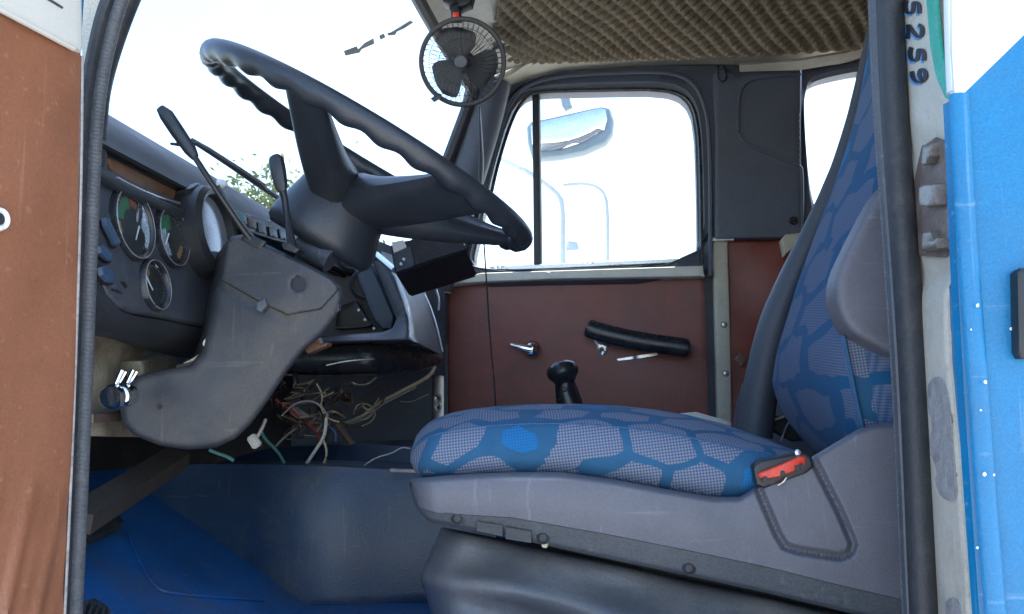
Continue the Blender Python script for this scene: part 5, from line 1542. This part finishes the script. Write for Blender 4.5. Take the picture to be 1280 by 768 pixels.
wire([(455, 582), (470, 572), (490, 567), (502, 559), (513, 561)], 'w_grey', 0.0012, 'hair-thin grey wire lying over the tunnel ledge', 1.5)
wire([(345, 558), (356, 546), (372, 534)], 'w_grey', 0.0024, 'grey wire stub crossing below the red wire', 1.66)
wire([(412, 534), (420, 540), (420, 553)], 'w_blue', 0.0022, 'short dark blue wire beside the off-white wire', 1.6)
wire([(352, 520), (366, 506), (384, 500), (400, 506), (410, 520)], 'w_grey', 0.0018, 'grey wire arching over the dark wire tangle', 1.6)
wire([(396, 480), (404, 495), (400, 510), (410, 524), (424, 528)], 'w_cream', 0.0016, 'thin cream wire dropping from under the dashboard lip', 1.62)
wire([(432, 534), (446, 522), (462, 514), (486, 500), (512, 486), (532, 474)], 'w_brown', 0.0020, 'brown wire lying under the long cream cable', 2.0)
wire([(452, 533), (464, 528), (470, 518), (466, 508), (474, 498)], 'w_cream', 0.0015, 'thin cream wire tail curling below the tied loop', 1.96)
wire([(370, 545), (376, 530), (390, 522), (404, 528), (412, 540), (406, 552)], 'w_black', 0.0026, 'black wire looping in front of the connector block', 1.58)
wire([(500, 502), (515, 503), (526, 497), (536, 493)], 'w_grey', 0.0014, 'fine grey wire end near the metal strip with holes', 2.1)
tang = G()
for i in range(26):
    x, y = random.uniform(355, 425), random.uniform(475, 540)
    pts = [(x, y)]
    for k in range(5):
        x += random.uniform(-16, 16); y += random.uniform(-13, 14)
        pts.append((min(440, max(335, x)), min(552, max(468, y))))
    tang.tube(px_path([(a, b, 1.72 + random.uniform(-0.06, 0.12)) for a, b in pts], 1.7), random.choice([0.0012, 0.0018, 0.0024]), n=5)
o = tang.build('wire_tangle', M['w_brown'], root=P(390, 520, 1.7))
tag(o, 'dark brown tangle of fine wiring under the dashboard centre', 'wires', None, 'stuff')
tang = G()
for i in range(16):
    x, y = random.uniform(352, 450), random.uniform(480, 535)
    pts = [(x, y)]
    for k in range(5):
        x += random.uniform(-18, 18); y += random.uniform(-11, 13)
        pts.append((min(470, max(340, x)), min(552, max(472, y))))
    tang.tube(px_path([(a, b, 1.60 + random.uniform(-0.05, 0.08)) for a, b in pts], 1.6, 3), random.choice([0.001, 0.0014, 0.0018]), n=5)
o = tang.build('wire_tangle', M['w_tan'], root=P(390, 520, 1.6))
tag(o, 'thin pale tangle of cream wires spreading under the dashboard centre', 'wires', None, 'stuff')
bx_ = thing('connector_block', 'grey plastic connector block lying among the loose wires', 'connector', P(382, 525, 1.68))
G().bbox_bev(P(380, 520, 1.68), (0.045, 0.03, 0.016), 0.002, Matrix.Rotation(R(30), 3, 'Y')).build('block_body', M['w_grey'], bx_)
G().bbox_bev(P(394, 512, 1.67), (0.014, 0.022, 0.012), 0.002, Matrix.Rotation(R(30), 3, 'Y')).build('plug_end', M['column'], bx_)
wc = thing('wire_clip', 'small white plug hanging at the foot of the column cover', 'connector', P(318, 552, 1.3))
G().bbox_bev(P(318, 552, 1.3), (0.014, 0.01, 0.020), 0.002, Matrix.Rotation(R(-35), 3, 'Y')).build('plug_body', M['w_white'], wc)
G().tube([P(322, 546, 1.3), P(328, 535, 1.31), P(332, 525, 1.33)], 0.0025, n=6).build('plug_tail', M['w_white'], wc)

# worn sticker on the windscreen, wiper outside
def wsplane_pt(px, py, off_=0.0):
    # meet the windscreen surface along the pixel ray (nearest sample)
    p0 = BL; n_ = np.cross(BR - BL, TL - BL); n_ = n_ / np.linalg.norm(n_)
    if n_[0] < 0: n_ = -n_
    return PN(px, py, p0 + n_ * off_, n_)
stk = G()
n_ = np.cross(BR - BL, TL - BL); n_ = n_ / np.linalg.norm(n_); n_ = n_ if n_[0] > 0 else -n_
for pl in ([(430, 64), (446, 58), (448, 62), (456, 54), (467, 48), (468, 55), (452, 62), (450, 66), (432, 70)], [(474, 45), (480, 42), (482, 47), (476, 50)], [(484, 42), (490, 40), (500, 34), (513, 26), (517, 28), (505, 36), (496, 40), (494, 44), (486, 45)]):
    relief(pl, (tuple(BL + n_ * 0.004), tuple(n_)), 0.0008, r=0, step=3, g=stk)
tag(stk.build('windscreen_sticker', M['w_grey'], root=wsplane_pt(475, 48), smooth=False), 'torn grey sticker strip high on the windscreen glass', 'sticker')
wi = thing('wiper', 'black windscreen wiper lying along the foot of the windscreen outside', 'wiper', wsplane_pt(315, 225, -0.04))
G().tube([wsplane_pt(x, y, -0.045) for x, y in ((214, 180), (225, 181), (245, 180), (262, 190), (285, 205), (330, 236), (370, 262))], [0.002, 0.003, 0.003, 0.004, 0.0045, 0.005, 0.006], n=8).build('wiper_arm', M['black'], wi)
G().tube([wsplane_pt(x, y, -0.035) for x, y in ((240, 176), (262, 188), (300, 212), (330, 232))], 0.0045, n=6, ry=0.0025).build('wiper_blade', M['rubber'], wi)

# ================================================================== tree beyond the windscreen
tc = np.array(P(374, 262, 26.0)); base = np.array([tc[0], tc[1], 0.0])
tree = thing('leafy_tree', 'green leafy tree standing outside beyond the windscreen', 'tree', base)
H = tc[2]
tr = G()
tr.tube([base, base + (0.05, 0, H * 0.35), base + (-0.05, 0.1, H * 0.7), base + (0.1, 0, H * 1.02)], [0.26, 0.2, 0.13, 0.04], n=10)
limbs = []
for i in range(9):
    a = i * 2.4; z = H * (0.5 + 0.05 * i)
    e = base + np.array([math.cos(a) * (2.2 - 0.12 * i), math.sin(a) * (2.2 - 0.12 * i), z + 1.0])
    s0 = base + np.array([0, 0, z])
    limbs.append(e)
    tr.tube([s0, (s0 + e) / 2 + np.array([0, 0, -0.15]), e], [0.09, 0.06, 0.02], n=6)
tr.build('trunk', M['bark'], tree)
lv_, lf_ = [], []
for i in range(8000):
    if i % 3: cen = limbs[RNG.randint(len(limbs))]
    else: cen = base + np.array([RNG.normal(0, 1.0), RNG.normal(0, 1.0), H * RNG.uniform(0.62, 1.05)])
    p = cen + RNG.normal(0, 0.55, 3)
    n1 = RNG.normal(0, 1, 3); n1 /= np.linalg.norm(n1); n2 = np.cross(n1, RNG.normal(0, 1, 3)); n2 /= np.linalg.norm(n2)
    L_, W_ = RNG.uniform(0.09, 0.16), RNG.uniform(0.035, 0.06)
    k = len(lv_)
    lv_ += [p - n1 * L_, p + n2 * W_, p + n1 * L_, p - n2 * W_]
    lf_.append((k, k + 1, k + 2, k + 3))
o = link('crown', lv_, lf_, M['leaf'], tree, smooth=False)
o['kind'] = 'stuff'
for o in bpy.data.objects:
    if '_w' in o: del o['_w']
